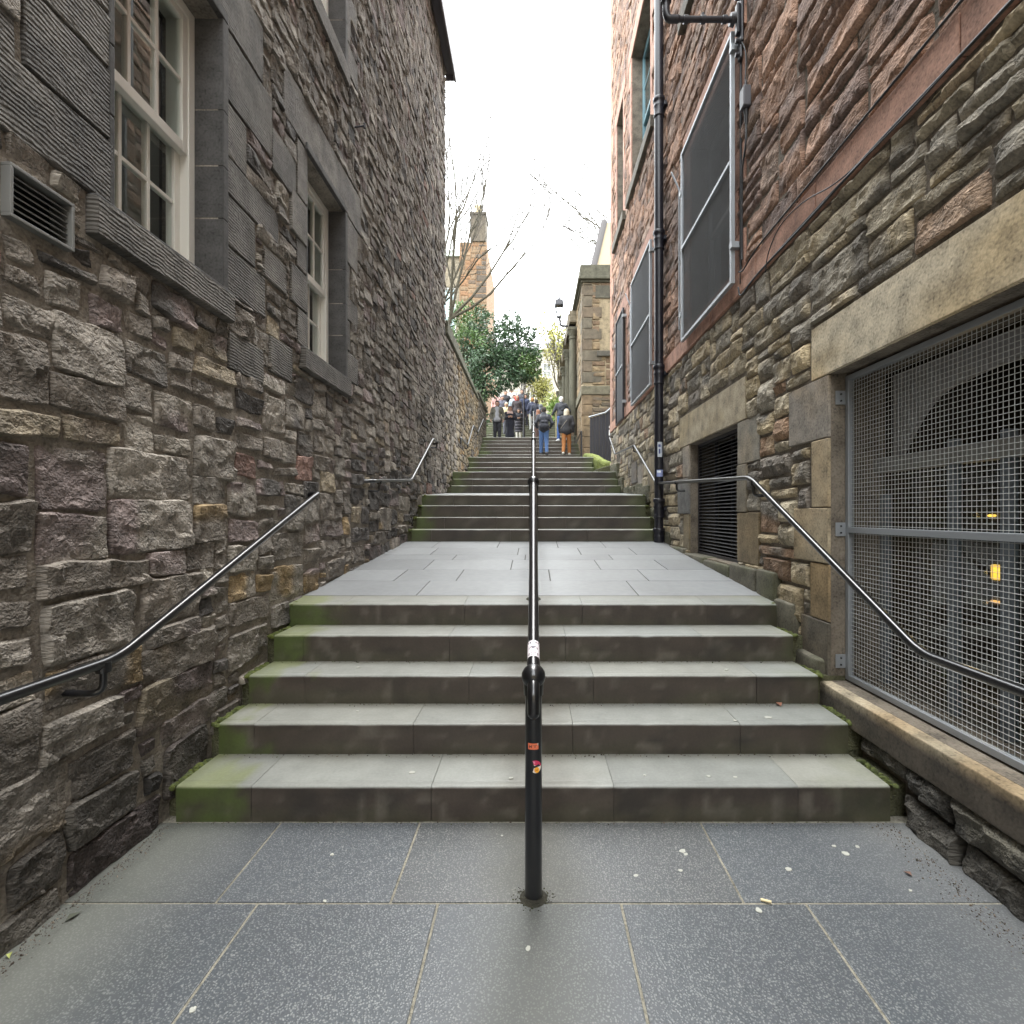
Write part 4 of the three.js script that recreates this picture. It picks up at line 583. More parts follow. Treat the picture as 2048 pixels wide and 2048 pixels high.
  cab('thick black cable dropping from the junction box behind the mesh screen edge', [[4.63, 5.15, 0.045], [4.62, 4.95, 0.05], [4.72, 4.8, 0.045], [4.765, 4.6, 0.03], [4.765, 4.05, 0.03], [4.74, 3.95, 0.04]], 0.009);
  cab('black conduit straight beside the near edge of the large mesh screen', [[4.79, 6.0, 0.03], [4.79, 3.75, 0.03]], 0.012);
  cab('black cable along the upper edge of the red band', [[4.79, 3.86, 0.05], [4.7, 3.82, 0.05], [4.45, 3.885, 0.05], [3.6, 3.888, 0.05], [2.4, 3.892, 0.05], [0, 3.885, 0.05]], 0.008);
  cab('black cable clipped along the lower edge of the red band', [[4.8, 3.72, 0.05], [4.76, 3.6, 0.05], [4.5, 3.66, 0.045], [3.6, 3.645, 0.05], [2.9, 3.66, 0.05], [2.2, 3.648, 0.05], [1.2, 3.655, 0.05], [0, 3.65, 0.05]], 0.0085);
  cab('second thin cable sagging beside the lower edge of the red band', [[4.6, 3.64, 0.05], [4.1, 3.665, 0.045], [3.3, 3.66, 0.055], [2.6, 3.635, 0.055], [1.8, 3.665, 0.05], [0, 3.66, 0.05]], 0.005);
  cab('looping slack cable across the red band', [[4.25, 3.6, 0.045], [4.18, 3.72, 0.06], [3.95, 3.83, 0.07], [3.6, 3.8, 0.065], [3.25, 3.68, 0.055], [2.9, 3.65, 0.05]], 0.0045);

  // handrails on the walls
  const rail = (name, label, X, pts, brackets, side) => {
    const t = thing(name, label, 'handrail', [0, 0, 0], 0, 'black handrails fixed to the walls');
    obj('rail', tube(pts.map(([d, y, x]) => V(x ?? X, y, -d)), 0.0215, 0.09, 14), M.black, t);
    for (const [d, y] of brackets) { obj('bracket', [tube([V(X, y - 0.01, -d), V(X, y - 0.1, -d), V(X + side * 0.03, y - 0.115, -d + 0.02), V(X + side * 0.17, y - 0.105, -d + 0.03)], 0.014, 0.05, 10), rod(V(X, y - 0.03, -d), V(X, y + 0.012, -d), 0.028, 0.027, 12)], M.black, t); }
  };
  rail('wall_handrail', 'black tube handrail on the rubble wall rising beside the lowest steps', -1.78, [[-0.6, 0.955], [2.19, 0.973], [4.2, 1.752], [4.27, 1.764, -1.8], [4.33, 1.75, -1.93]], [[2.12, 0.965], [0.6, 0.96]], -1);
  rail('wall_handrail', 'black handrail on the rubble wall above the first landing ending at the building corner', -1.8, [[5.72, 1.965, -1.92], [5.76, 1.966], [7.55, 2.1], [9.17, 2.95], [9.7, 2.95], [9.76, 2.93, -1.92]], [[5.98, 1.975], [8.6, 2.65], [9.55, 2.95]], -1);
  rail('wall_handrail', 'far black handrail stepping up the garden wall', -1.84, [[12.94, 3.4], [12.94, 3.55], [14.35, 3.55], [15.66, 4.33], [16.9, 4.33], [18.75, 5.1], [19.2, 5.1]], [[14.3, 3.55], [15.8, 4.33], [16.9, 4.33]], -1);
  rail('wall_handrail', 'long black handrail on the sandstone wall passing the louvre and the mesh guard', 1.85, [[-0.6, 0.875], [2.447, 0.925], [4.375, 1.905], [7.71, 2.06], [9.4, 2.86], [11.6, 2.965], [12.46, 3.48], [12.6, 3.5, 1.97]], [[4.3, 1.86], [6.62, 2.01], [7.75, 2.07], [9.45, 2.86]], 1);
  { const t = thing('side_handrail', 'far black handrail on a post beside the stone lodge', 'handrail'), X = 1.56; obj('rail', tube([V(X + 0.02, 4.35, -16.9), V(X, 4.3, -17.3), V(X - 0.03, 4.15, -18.4), V(X - 0.05, 5.1, -20.4)], 0.022, 0.06, 10), M.black, t); obj('post', rod(V(X + 0.02, 3.45, -16.9), V(X + 0.02, 4.35, -16.9), 0.03, 0.03, 10), M.black, t); }
  // the rail up the middle of the steps
  const cr = thing('central_handrail', 'glossy black tubular handrail up the middle of the steps with ball jointed posts', 'handrail'), rr = 0.0255;
  obj('rail', tube([V(0, 0.795, -2.045), V(0, 0.875, -2.05), V(0, 0.918, -2.12), V(0, 1.85, -4.15), V(0, 2.06, -7.6), V(0, 2.87, -8.75), V(0, 2.99, -11.15), V(0, 3.5, -12), V(0, 3.66, -14.2), V(0, 4.23, -15.1), V(0, 4.42, -17.5), V(0, 5.5, -19.5), V(0, 5.52, -20.2), V(0, 5.3, -20.25)], rr, 0.05, 18), M.black, cr);
  for (const [d, y] of [[2.12, 0.918], [4.15, 1.85], [7.6, 2.06], [8.75, 2.87], [11.2, 2.99], [12, 3.5], [14.25, 3.66], [15.1, 4.23], [17.55, 4.44], [19.5, 5.5]]) {
    const y0 = d < 2.5 ? 0 : level(d + 0.03); const p = grp('post', cr);
    obj('shaft', rod(V(0, y0 - 0.02, -d), V(0, y, -d), 0.036, 0.0345, 22), M.black, p);
    const s = new THREE.SphereGeometry(d < 8 ? 0.05 : 0.046, 24, 16); s.translate(0, y, -d); obj('ball', s, M.black, p);
    obj('sleeve', [rod(V(0, y - 0.075, -d), V(0, y - 0.03, -d), 0.04, 0.042, 20)], M.black, p);
    if (d < 16) { const c = new THREE.LatheGeometry([[0.036, 0.012], [0.045, 0.008], [0.06, -0.004], [0.07, -0.03]].map(([r, h]) => new THREE.Vector2(r, h)), 18); c.translate(0, y0 + 0.004, -d); obj('mortar_collar', c, M.soil, p); }
  }
  const dirv = V(0, 0.932, -2.03).normalize(), mid = V(0, 0.918, -2.12);
  obj('sleeve', [rod(mid.clone().addScaledVector(dirv, 0.045), mid.clone().addScaledVector(dirv, 0.09), 0.0285, 0.0285, 18)], M.black, cr);
  const curved = (f, h, w, rad, pos, quat, name) => { const c = document.createElement('canvas'); c.width = 192; c.height = 192; f(c.getContext('2d')); const t = new THREE.CanvasTexture(c); t.colorSpace = THREE.SRGBColorSpace; const g = new THREE.CylinderGeometry(rad, rad, h, 18, 1, true, -w / 2, w); if (quat) g.applyQuaternion(quat); g.translate(...pos); return obj(name, g, std({ map: t, roughness: 0.5, side: THREE.DoubleSide }), cr); };
  { const q = new THREE.Quaternion().setFromUnitVectors(V(0, 1, 0), dirv), c = mid.clone().addScaledVector(dirv, 0.148);
    curved(x => { x.fillStyle = '#d8d0d2'; x.fillRect(0, 0, 192, 192); x.fillStyle = '#4a4350'; for (let i = 0; i < 9; i++) x.fillRect(8 + i * 20, 12 + (i % 2) * 5, 11, 20); x.beginPath(); x.arc(96, 104, 34, Math.PI, 0); x.fill(); x.fillStyle = '#d8d0d2'; x.fillRect(70, 88, 14, 18); x.fillRect(104, 84, 14, 22); x.fillStyle = '#6a6068'; for (let i = 0; i < 8; i++) x.fillRect(12 + i * 22, 140 + (i % 3) * 4, 12, 14); for (let i = 0; i < 8; i++) x.fillRect(10 + i * 22, 166, 14, 10); }, 0.105, 4.6, rr + 0.0012, [c.x, c.y, c.z], q, 'sticker'); }
  curved(x => { x.fillStyle = '#d9714f'; x.fillRect(0, 0, 192, 192); x.strokeStyle = '#3a2620'; x.lineWidth = 12; x.beginPath(); x.moveTo(22, 50); x.lineTo(30, 130); x.lineTo(46, 84); x.lineTo(62, 130); x.lineTo(72, 50); x.moveTo(96, 70); x.lineTo(160, 66); x.moveTo(128, 68); x.lineTo(126, 136); x.stroke(); x.fillStyle = '#b9aaa0'; x.fillRect(166, 0, 26, 60); }, 0.0255, 1.25, 0.0362, [0, 0.642, -2.12], new THREE.Quaternion().setFromAxisAngle(V(0, 1, 0), -0.03), 'sticker');
  { const c = document.createElement('canvas'); c.width = c.height = 192; const x = c.getContext('2d'); x.fillStyle = '#d8cfc4'; x.fillRect(0, 0, 192, 192); x.fillStyle = '#c8385c'; x.beginPath(); x.moveTo(0, 0); x.lineTo(192, 0); x.lineTo(192, 90); x.lineTo(80, 70); x.fill(); x.fillStyle = '#e48aa4'; x.fillRect(30, 14, 60, 34); x.fillStyle = '#1c1a20'; x.beginPath(); x.moveTo(40, 96); x.lineTo(150, 60); x.lineTo(180, 92); x.lineTo(70, 120); x.lineTo(20, 150); x.fill(); x.fillStyle = '#e8a02a'; x.beginPath(); x.arc(118, 146, 42, 0, 7); x.fill(); x.fillStyle = '#b86a1c'; x.fillRect(96, 140, 44, 14); const t = new THREE.CanvasTexture(c); t.colorSpace = THREE.SRGBColorSpace;
    const g = new THREE.CircleGeometry(0.027, 28), p = g.attributes.position, rad = 0.0364; for (let i = 0; i < p.count; i++) { const a = p.getX(i) / rad; p.setXYZ(i, Math.sin(a) * rad * 0.92 + 0.008, p.getY(i) * 0.95 + 0.56, -2.12 + Math.cos(a) * rad * 0.985 + 0.001); } g.computeVertexNormals(); obj('sticker', g, std({ map: t, roughness: 0.5 }), cr); }
}
// ---------------------------------------------------------------- beyond the two buildings: lodge, gate, hill, houses, trees
M.lodge = std({ vertexColors: true, map: rockMap, bumpMap: rockBump, bumpScale: 0.02, roughness: 0.93 });
M.mortarPale = std({ color: lin(0.34, 0.275, 0.18), map: rockMap, bumpMap: rockBump, bumpScale: 0.01, roughness: 0.95 });
{
  const R = mulberry(37), lodge = thing('stone_lodge', 'brown sandstone lodge with blocked window and heavy cornice beside the upper steps', 'building');
  const Z = -17, X0 = 1.64, fw = frontWall(Z), sw = { at: (u, v, n) => [X0 - n, v, -u], flip: true };
  obj('wall', [box(X0 + 0.001, 5.5, 2.6, 9.3, -29.5, Z - 0.001)], M.mortarPale, lodge);
  const quoin = [0.15, 0.13, 0.095], tan = [0.29, 0.215, 0.125], brown = [0.2, 0.135, 0.085];
  const blk = (name, pl, u0, u1, v0, v1, t, n1 = 0.03, seg = 0.16) => obj(name, ashlar(pl, u0, u1, v0, v1, -0.05, n1, { rng: R, tint: t, tint2: t.map(x => x * 0.75), seg, edge: 0.012 }), M.dressed, lodge);
  let v = 3.1, k = 0; while (v < 9.25) { const e = Math.min(9.28, v + 0.36), t = mix3(v < 5.5 ? tan : quoin, brown, R() * 0.5); if (!(v > 5.4 && v < 5.86)) { blk('quoin', fw, X0 + 0.02, X0 + (k % 2 ? 0.3 : 0.62), v, e - 0.015, t); blk('quoin', sw, 17.0, 17 + (k % 2 ? 0.6 : 0.3), v, e - 0.015, t); } v = e; k++; }
  const wn = [2.24, 3.15, 7.04, 8.76];
  for (const r of pack(X0 + 0.03, 3.3, 3.1, 9.28, 0.09, 0.09, (u, vv) => u < X0 + 0.33 || (vv > 5.56 && vv < 5.9) || (u > wn[0] - 0.02 && vv > wn[2] - 0.2 && vv < wn[3] + 0.32), (u, vv, q) => [3 + (q() * 5 | 0), 2 + (q() * 2.4 | 0)], R)) { const q = R(), t = mix3(q < 0.5 ? tan : q < 0.8 ? brown : quoin, brown, R() * 0.4); obj('stone', stone(fw, ...r, { rng: R, seg: 0.14, joint: 0.025, depth: 0.022, rough: 0.02, bevel: 0.03, round: 0.08, jit: 0.012, tint: t, tint2: brown }), M.lodge, lodge); }
  for (const [a, b, c, d, t] of [[2.24, 3.15, 8.0, 8.76, [0.26, 0.17, 0.11]], [2.24, 3.15, 7.5, 7.98, [0.28, 0.18, 0.115]], [2.24, 3.15, 7.04, 7.48, [0.2, 0.16, 0.11]]]) blk('blocking_stone', frontWall(Z - 0.0), a, b, c, d - 0.01, t, -0.01);
  blk('lintel', fw, 2.05, 3.3, 8.78, 9.2, [0.13, 0.12, 0.09], 0.04); blk('window_sill', fw, 2.1, 3.3, 6.84, 7.02, [0.11, 0.1, 0.08], 0.1);
  obj('string_course', [box(X0 - 0.06, 5.5, 5.57, 5.86, -29.5, Z + 0.06, 0.02)], std({ color: lin(0.16, 0.145, 0.1), map: rockMap, bumpMap: rockBump, bumpScale: 0.01, roughness: 0.95 }), lodge);
  const corn = std({ color: lin(0.115, 0.11, 0.08), map: rockMap, bumpMap: rockBump, bumpScale: 0.01, roughness: 0.95 });
  obj('cornice', [box(X0 - 0.07, 5.5, 9.3, 9.36, -29.6, Z + 0.07, 0.01), box(X0 - 0.16, 5.5, 9.361, 9.47, -29.7, Z + 0.16, 0.03)], corn, lodge);
  obj('parapet', box(X0 - 0.1, 5.5, 9.471, 9.86, -29.6, Z + 0.1, 0.02), corn, lodge);
  // the long side with its arcade
  for (const r of pack(17.7, 29.4, 3.4, 9.28, 0.16, 0.16, (u, vv) => vv < level(u) - 0.1 || (vv > 5.5 && vv < 5.9), (u, vv, q) => [3 + (q() * 4 | 0), 2 + (q() * 2 | 0)], R)) { const t = mix3(tan, R() < 0.5 ? quoin : brown, R()); obj('stone', stone(sw, ...r, { rng: R, seg: 0.4, joint: 0.02, depth: 0.012, rough: 0.008, bevel: 0.02, round: 0.03, jit: 0.006, tint: t.map(x => x * 1.1) }), M.lodge, lodge); }
  for (const d of [19.3, 21.9, 24.4, 26.9, 29.2]) { const c = grp('column', lodge); obj('shaft', [rod(V(X0 - 0.16, level(d) + 0.2, -d), V(X0 - 0.16, 8.32, -d), 0.15, 0.13, 14)], corn, c); obj('capital', [box(X0 - 0.36, X0, 8.5, 8.62, -d - 0.2, -d + 0.2, 0.02), rod(V(X0 - 0.16, 8.32, -d), V(X0 - 0.16, 8.5, -d), 0.14, 0.22, 14), rod(V(X0 - 0.16, 8.2, -d), V(X0 - 0.16, 8.24, -d), 0.16, 0.16, 14)], corn, c); obj('base', box(X0 - 0.36, X0, level(d) - 0.2, level(d) + 0.2, -d - 0.2, -d + 0.2, 0.03), corn, c); }
  for (const [a, b] of [[19.3, 21.9], [21.9, 24.4], [24.4, 26.9], [26.9, 29.2]]) { const s = new THREE.Shape(); s.moveTo(a, 8.62); s.lineTo(a, 9.29); s.lineTo(b, 9.29); s.lineTo(b, 8.62); s.lineTo(b - 0.22, 8.62); s.absarc((a + b) / 2, 8.62, (b - a) / 2 - 0.22, 0, Math.PI, false); s.lineTo(a, 8.62); const g = new THREE.ExtrudeGeometry(s, { depth: 0.28, bevelEnabled: false, curveSegments: 14 }); g.scale(1, 0.62, 1); g.translate(0, 9.29 * 0.38, 0); obj('arch', mapGeo(g, sw), std({ color: lin(0.2, 0.17, 0.12), map: rockMap, bumpMap: rockBump, bumpScale: 0.01, roughness: 0.95 }), lodge); }
  obj('meter_box', box(X0 - 0.22, X0, 6.5, 7.1, -19.9, -19.6, 0.01), M.iron, lodge);
  { const g = new THREE.BufferGeometry(), p = []; const q = (a, b, c, d) => p.push(...a, ...b, ...c, ...a, ...c, ...d); const A = [2.0, 9.87, -19], B = [2.9, 13.6, -21], C = [6, 13.6, -21], D = [6, 9.87, -19], E = [2.0, 9.87, -29], F = [2.9, 13.6, -27], G = [6, 13.6, -27], H = [6, 9.87, -29]; q(A, D, C, B); q(E, A, B, F); q(H, E, F, G); q(B, C, G, F); g.setAttribute('position', new THREE.Float32BufferAttribute(p, 3)); g.setAttribute('uv', new THREE.Float32BufferAttribute(new Float32Array(p.length / 3 * 2), 2)); g.computeVertexNormals(); obj('gable', g, std({ color: lin(0.3, 0.25, 0.165), map: rockMap, bumpMap: rockBump, bumpScale: 0.01, roughness: 0.95 }), lodge); obj('verge', [rod(V(...A), V(...B), 0.14, 0.14, 6), rod(V(...B), V(...F), 0.14, 0.14, 6)], std({ color: lin(0.055, 0.05, 0.05), roughness: 0.9 }), lodge); }
  // gate
  const gate = thing('boarded_gate', 'tall black boarded gate with spikes between the lodge and the red building', 'gate', [1.8, 0, -16.35]), paint = std({ color: lin(0.02, 0.02, 0.026), bumpMap: fineBump, bumpScale: 0.002, roughness: 0.55 });
  const topY = x => x < 0.46 ? 4.68 + x * 0.28 : 4.81 + (x - 0.46) * 0.95;
  for (let i = 0; i < 9; i++) { const a = i * 0.1, g = box(a + 0.003, a + 0.097, 2.7, topY(a + 0.05), -0.02 + (i % 2) * 0.004, 0.015 + (i % 2) * 0.004, 0.004); obj('board', g, paint, gate); }
  obj('top_rail', tube([V(-0.02, 4.71, 0.03), V(0.5, 4.85, 0.03), V(0.95, 5.27, 0.03)], 0.026, 0.04, 8), M.galv, gate); const sp = []; for (let i = 0; i < 26; i++) { const x = i * 0.035; sp.push(rod(V(x, topY(x) + 0.03, 0), V(x + (i % 3 - 1) * 0.03, topY(x) + 0.2, (i % 2) * 0.05), 0.008, 0.002, 5)); } obj('spikes', sp, M.iron, gate);
  obj('handle', [box(0.6, 0.64, 4.12, 4.3, 0.02, 0.035, 0.005), box(0.6, 0.645, 4.36, 4.42, 0.02, 0.035, 0.005)], std({ color: lin(0.7, 0.7, 0.7), roughness: 0.4 }), gate);
  // mossy kerb wall that curves round in front of the gate
  const kw = thing('mossy_kerb_wall', 'low curved kerb wall covered in bright green moss below the gate', 'wall'), moss = std({ color: lin(0.16, 0.19, 0.045), map: rockMap, bumpMap: rockBump, bumpScale: 0.03, roughness: 1 });
  const pts = [[1.72, -16.6, 3.58], [1.76, -15.9, 3.5], [1.84, -15.2, 3.36], [1.96, -14.6, 3.18], [2.1, -14.25, 3.06]];
  for (let i = 0; i + 1 < pts.length; i++) { const [a, b] = [pts[i], pts[i + 1]], g = new RoundedBoxGeometry(0.26, 0.9, Math.hypot(a[0] - b[0], a[1] - b[1]) + 0.03, 3, 0.09), p = g.attributes.position, L = Math.hypot(a[0] - b[0], a[1] - b[1]); for (let q = 0; q < p.count; q++) { const t = 0.5 - p.getZ(q) / L, w = 0.012 * noise3(p.getX(q) * 20, p.getY(q) * 20, p.getZ(q) * 20 + i * 9); p.setXYZ(q, lerp(b[0], a[0], t) + p.getX(q) + w, lerp(b[2], a[2], t) - 0.45 + p.getY(q) + w, lerp(b[1], a[1], t)); } g.computeVertexNormals(); obj('coping_stone', boxUV(g), moss, kw); }
  { const g = box(1.6, 2.6, 2.3, 2.76, -14.35, -13.1, 0.02), p = g.attributes.position; for (let i = 0; i < p.count; i++) p.setY(i, p.getY(i) + (p.getY(i) > 2.6 ? clamp((p.getX(i) - 1.8) * 0.5, 0, 0.3) : 0)); g.computeVertexNormals(); obj('ramp_stone', g, M.mossy, kw); }
}
{ // hillside
  const g = new THREE.PlaneGeometry(160, 130, 40, 44), p = g.attributes.position; g.rotateX(-Math.PI / 2);
  for (let i = 0; i < p.count; i++) { const x = p.getX(i), d = 84 - p.getZ(i) - 0 + 0.0, dd = Math.max(19.4, d - 0); const w = Math.max(0, Math.abs(x + 0.5) - 2.6); p.setXYZ(i, x, Math.min(level(dd), 12.6) - 0.45 + Math.min(1.2, w * 0.3) + 0.25 * noise3(x * 0.3, dd * 0.3, 2), -dd); }
  g.computeVertexNormals(); const h = obj('hillside', boxUV(g), std({ color: lin(0.1, 0.105, 0.05), map: rockMap, bumpMap: rockBump, bumpScale: 0.05, roughness: 1 })); h.userData.kind = 'structure';
}
{
  const R = mulberry(53), fw = frontWall(-35);
  // gabled house with its chimney
  const ho = thing('gabled_house', 'pale sandstone house with a tall gable chimney rising behind the bare tree', 'house');
  const orange = std({ color: lin(0.24, 0.15, 0.085), map: rockMap, bumpMap: rockBump, bumpScale: 0.02, roughness: 0.95 }), paleW = std({ color: lin(0.24, 0.205, 0.15), map: rockMap, bumpMap: rockBump, bumpScale: 0.02, roughness: 0.95 });
  obj('wall', wallShell(fw, -11, -5.05, 7, 19.2, [[-6.75, -5.3, 13.4, 17.2]], 0.4), paleW, ho); obj('side_wall', [box(-11, -5.06, 7, 19.2, -42, -35.41)], paleW, ho);
  obj('gable', box(-5.05, -3.2, 7, 20.2, -42, -34.9, 0.03), orange, ho);
  for (const r of pack(-5.0, -3.22, 9, 20.1, 0.18, 0.16, () => false, (u, v, q) => [2 + (q() * 3 | 0), 2 + (q() * 1.6 | 0)], R)) { const q = R(), st = Math.abs(r[0] + 3.6) < 0.5 && q < 0.6, c = st ? [0.11, 0.088, 0.068] : q < 0.5 ? [0.25, 0.14, 0.075] : q < 0.8 ? [0.21, 0.145, 0.09] : [0.14, 0.1, 0.07]; obj('stone', stone(frontWall(-34.9), ...r, { rng: R, seg: 0.5, joint: 0.03, depth: 0.02, rough: 0.02, bevel: 0.04, tint: c }), M.lodge, ho); }
  obj('roof', [(() => { const g = box(-11.2, -5.05, 19.2, 21, -42, -34.8), p = g.attributes.position; for (let i = 0; i < p.count; i++) if (p.getY(i) > 20) p.setZ(i, p.getZ(i) > -38 ? -37.5 : -39.4); g.computeVertexNormals(); return g; })()], std({ color: lin(0.26, 0.29, 0.25), roughness: 0.8, bumpMap: rockBump, bumpScale: 0.02 }), ho);
  const ch = obj('chimney', [box(-4.3, -3.25, 20.2, 22.0, -36.2, -34.8, 0.03), box(-4.36, -3.19, 22.0, 22.16, -36.3, -34.7, 0.03)], std({ color: lin(0.12, 0.1, 0.075), map: rockMap, bumpMap: rockBump, bumpScale: 0.02, roughness: 0.95 }), ho);
  const pot = new THREE.LatheGeometry([[0.24, 0], [0.21, 0.3], [0.2, 0.6], [0.26, 0.68], [0.2, 0.8], [0.05, 0.86]].map(([r, h]) => new THREE.Vector2(r, h)), 12); pot.translate(-3.8, 22.16, -35.4); obj('chimney_pot', pot, std({ color: lin(0.46, 0.38, 0.22), roughness: 0.9 }), ch);
  { const w = sash(ho, fw, { r: [-6.75, -5.3, 13.4, 17.2], recess: 0.12, cols: 3, rows: 2 }); obj('blind', slab(fw, -6.7, -5.35, 13.5, 17.1, -0.34, -0.3), std({ color: lin(0.4, 0.5, 0.55), roughness: 0.8 }), w); obj('window_sill', slab(fw, -6.9, -5.15, 13.2, 13.4, -0.1, 0.12, 0.02), paleW, w); }
  // tenement far up the hill
  const tz = -62, tw = frontWall(tz), te = thing('tenement', 'long pale grey tenement with white sash windows at the top of the steps', 'building'), grey = std({ color: lin(0.4, 0.37, 0.32), map: rockMap, bumpMap: rockBump, bumpScale: 0.02, roughness: 0.95 });
  const W = []; for (let i = 0; i < 6; i++) W.push([-5.05 + i * 2.05, -3.95 + i * 2.05, 14.9, 16.5], [-5.05 + i * 2.05, -3.95 + i * 2.05, 18.2, 20.0]);
  obj('wall', wallShell(tw, -5.6, 9, 11, 21.5, W, 0.4), grey, te); obj('side_wall', box(-5.6, 9, 11, 21.5, tz - 9, tz - 0.9), grey, te);
  obj('roof', (() => { const g = box(-5.8, 9.2, 21.5, 24, tz - 9.2, tz + 0.3), p = g.attributes.position; for (let i = 0; i < p.count; i++) if (p.getY(i) > 23) p.setZ(i, tz - 4.5); g.computeVertexNormals(); return g; })(), M.slate, te);
  for (const w of W) { const g = sash(te, tw, { r: w, recess: 0.1, cols: 2, rows: 1 }); obj('window_sill', slab(tw, w[0] - 0.1, w[1] + 0.1, w[2] - 0.15, w[2], -0.1, 0.1), grey, g); }
  const cot = thing('sandstone_cottage', 'warm ochre sandstone house end half hidden by the evergreen', 'house'); obj('wall', box(-7.5, -3.9, 9, 16.6, -54, -50, 0.05), orange, cot); obj('roof', (() => { const g = box(-7.7, -3.7, 16.6, 18.6, -54.2, -49.8), p = g.attributes.position; for (let i = 0; i < p.count; i++) if (p.getY(i) > 18) p.setX(i, -5.7); g.computeVertexNormals(); return g; })(), M.slate, cot);
  for (const r of pack(-7.5, -3.9, 12, 16.6, 0.25, 0.2, () => false, (u, v, q) => [2 + (q() * 3 | 0), 1 + (q() * 2 | 0)], R)) obj('stone', stone(frontWall(-50), ...r, { rng: R, seg: 1, joint: 0.03, depth: 0.03, rough: 0.02, tint: mix3([0.5, 0.34, 0.18], [0.36, 0.24, 0.13], R()) }), M.lodge, cot);
  // bank wall up beside the top flight
  const bw = thing('bank_wall', 'pale buff retaining wall along the upper flight below the shrubs', 'wall'), bm = std({ color: lin(0.38, 0.31, 0.19), map: rockMap, bumpMap: rockBump, bumpScale: 0.03, roughness: 1 });
  for (let i = 0; i < 8; i++) obj('wall_block', (() => { const g = box(1.42 + 0.02 * (i % 2), 2.2, 3.9, level(22 + i * 2) + 1.55, -24 - i * 2, -22.03 - i * 2, 0.05); return g; })(), bm, bw);
  const pier = thing('stone_pier', 'squat lichen covered stone pier at the foot of the upper flight', 'pier'); obj('shaft', box(0.95, 1.4, 4.4, 6.15, -22.6, -22.1, 0.06), std({ color: lin(0.3, 0.27, 0.15), map: rockMap, bumpMap: rockBump, bumpScale: 0.03, roughness: 1 }), pier); obj('cap', box(0.9, 1.45, 6.15, 6.3, -22.65, -22.05, 0.05), M.mossy, pier);
  // posts
  const lp = thing('lamp_post', 'slim black lamp post half hidden under the evergreen branches', 'lamp post', [-0.46, 0, -24.6]); obj('shaft', [rod(V(0, 4.9, 0), V(0, 9.2, 0), 0.045, 0.03, 10), rod(V(0, 4.9, 0), V(0, 5.7, 0), 0.075, 0.06, 10)], M.iron, lp); obj('lantern', [rod(V(0, 9.2, 0), V(0, 9.6, 0), 0.08, 0.16, 4), rod(V(0, 9.6, 0), V(0, 9.8, 0), 0.2, 0.03, 4)], M.iron, lp);
  const sp = thing('sign_post', 'thin grey sign post beside the slim lamp post', 'post', [-0.66, 0, -29]); obj('shaft', rod(V(0, 6.7, 0), V(0, 10, 0), 0.03, 0.03, 8), M.iron, sp); obj('sign_plate', box(-0.22, 0.22, 9.5, 9.95, 0.03, 0.045, 0.004), M.galv, sp);
}
// ---------------------------------------------------------------- trees
M.bark = std({ color: lin(0.09, 0.08, 0.055), map: rockMap, bumpMap: rockBump, bumpScale: 0.03, roughness: 1 });
M.twig = std({ color: lin(0.085, 0.075, 0.065), roughness: 1 });
function bareTree(name, label, base, o) {
  const R = mulberry(o.seed), t = thing(name, label, 'tree', base), trunk = [], limbs = [], twigs = [], tips = [];
  const grow = (p, dir, L, r, depth) => {
    const n = depth === 0 ? 4 : 3, d = dir.clone(); let q = p.clone();
    for (let i = 0; i < n; i++) {
      d.add(V(R() - 0.5, R() - 0.5, R() - 0.5).multiplyScalar(o.wiggle ?? 0.35)).add(V(0, o.up ?? 0.06, 0)).normalize();
      const e = q.clone().addScaledVector(d, L / n), r0 = r * (1 - 0.35 * i / n), r1 = r * (1 - 0.35 * (i + 1) / n);
      (depth === 0 ? trunk : depth < 3 ? limbs : twigs).push(rod(q, e, r0, r1, depth < 2 ? 8 : depth < 3 ? 5 : 3));
      if (depth > 0 && depth < o.levels && R() < (o.side ?? 0.65)) { const s = d.clone().add(V(R() - 0.5, R() - 0.3, R() - 0.5).multiplyScalar(1.5)).normalize(); grow(e, s, L * (0.45 + R() * 0.25), Math.max(r1 * 0.5, o.min ?? 0.01), depth + 1); }
      q = e;
    }
    if (depth >= o.levels) { tips.push(q); return; }
    const k = depth === 0 ? o.limbs : 2; for (let i = 0; i < k; i++) { const s = d.clone().add(V(R() - 0.5 + (o.lean?.[0] ?? 0), R() - 0.35, R() - 0.5 + (o.lean?.[1] ?? 0)).multiplyScalar(depth === 0 ? 1.7 : 1.15)).normalize(); grow(q, s, L * (0.6 + R() * 0.25), Math.max(r * 0.6, o.min ?? 0.01), depth + 1); }
  };
  grow(V(0, 0, 0), V(...(o.dir ?? [0, 1, 0])).normalize(), o.trunk, o.r, 0);
  obj('trunk', trunk, M.bark, t); obj('branches', limbs, M.bark, t); if (twigs.length) tag(obj('twigs', twigs, M.twig, t), null, null, null, 'stuff'); t.userData.tips = undefined; return [t, tips];
}
const leafGeo = (L, W, fold) => { const g = new THREE.BufferGeometry(), p = [0, 0, 0, W / 2, L * 0.4, fold, 0, L, -fold * 0.6, -W / 2, L * 0.4, fold, 0, L * 0.45, -0.002]; g.setAttribute('position', new THREE.Float32BufferAttribute(p, 3)); g.setIndex([0, 1, 4, 1, 2, 4, 2, 3, 4, 3, 0, 4]); g.computeVertexNormals(); return g; };
function leaves(name, parent, geo, mat, list) { const im = new THREE.InstancedMesh(geo, mat, list.length), m = new THREE.Matrix4(); list.forEach((l, i) => { m.compose(l.p, l.q, V(l.s, l.s, l.s)); im.setMatrixAt(i, m); im.setColorAt(i, l.c); }); im.name = numbered(name); im.castShadow = im.receiveShadow = true; im.userData.kind = 'stuff'; parent.add(im); return im; }
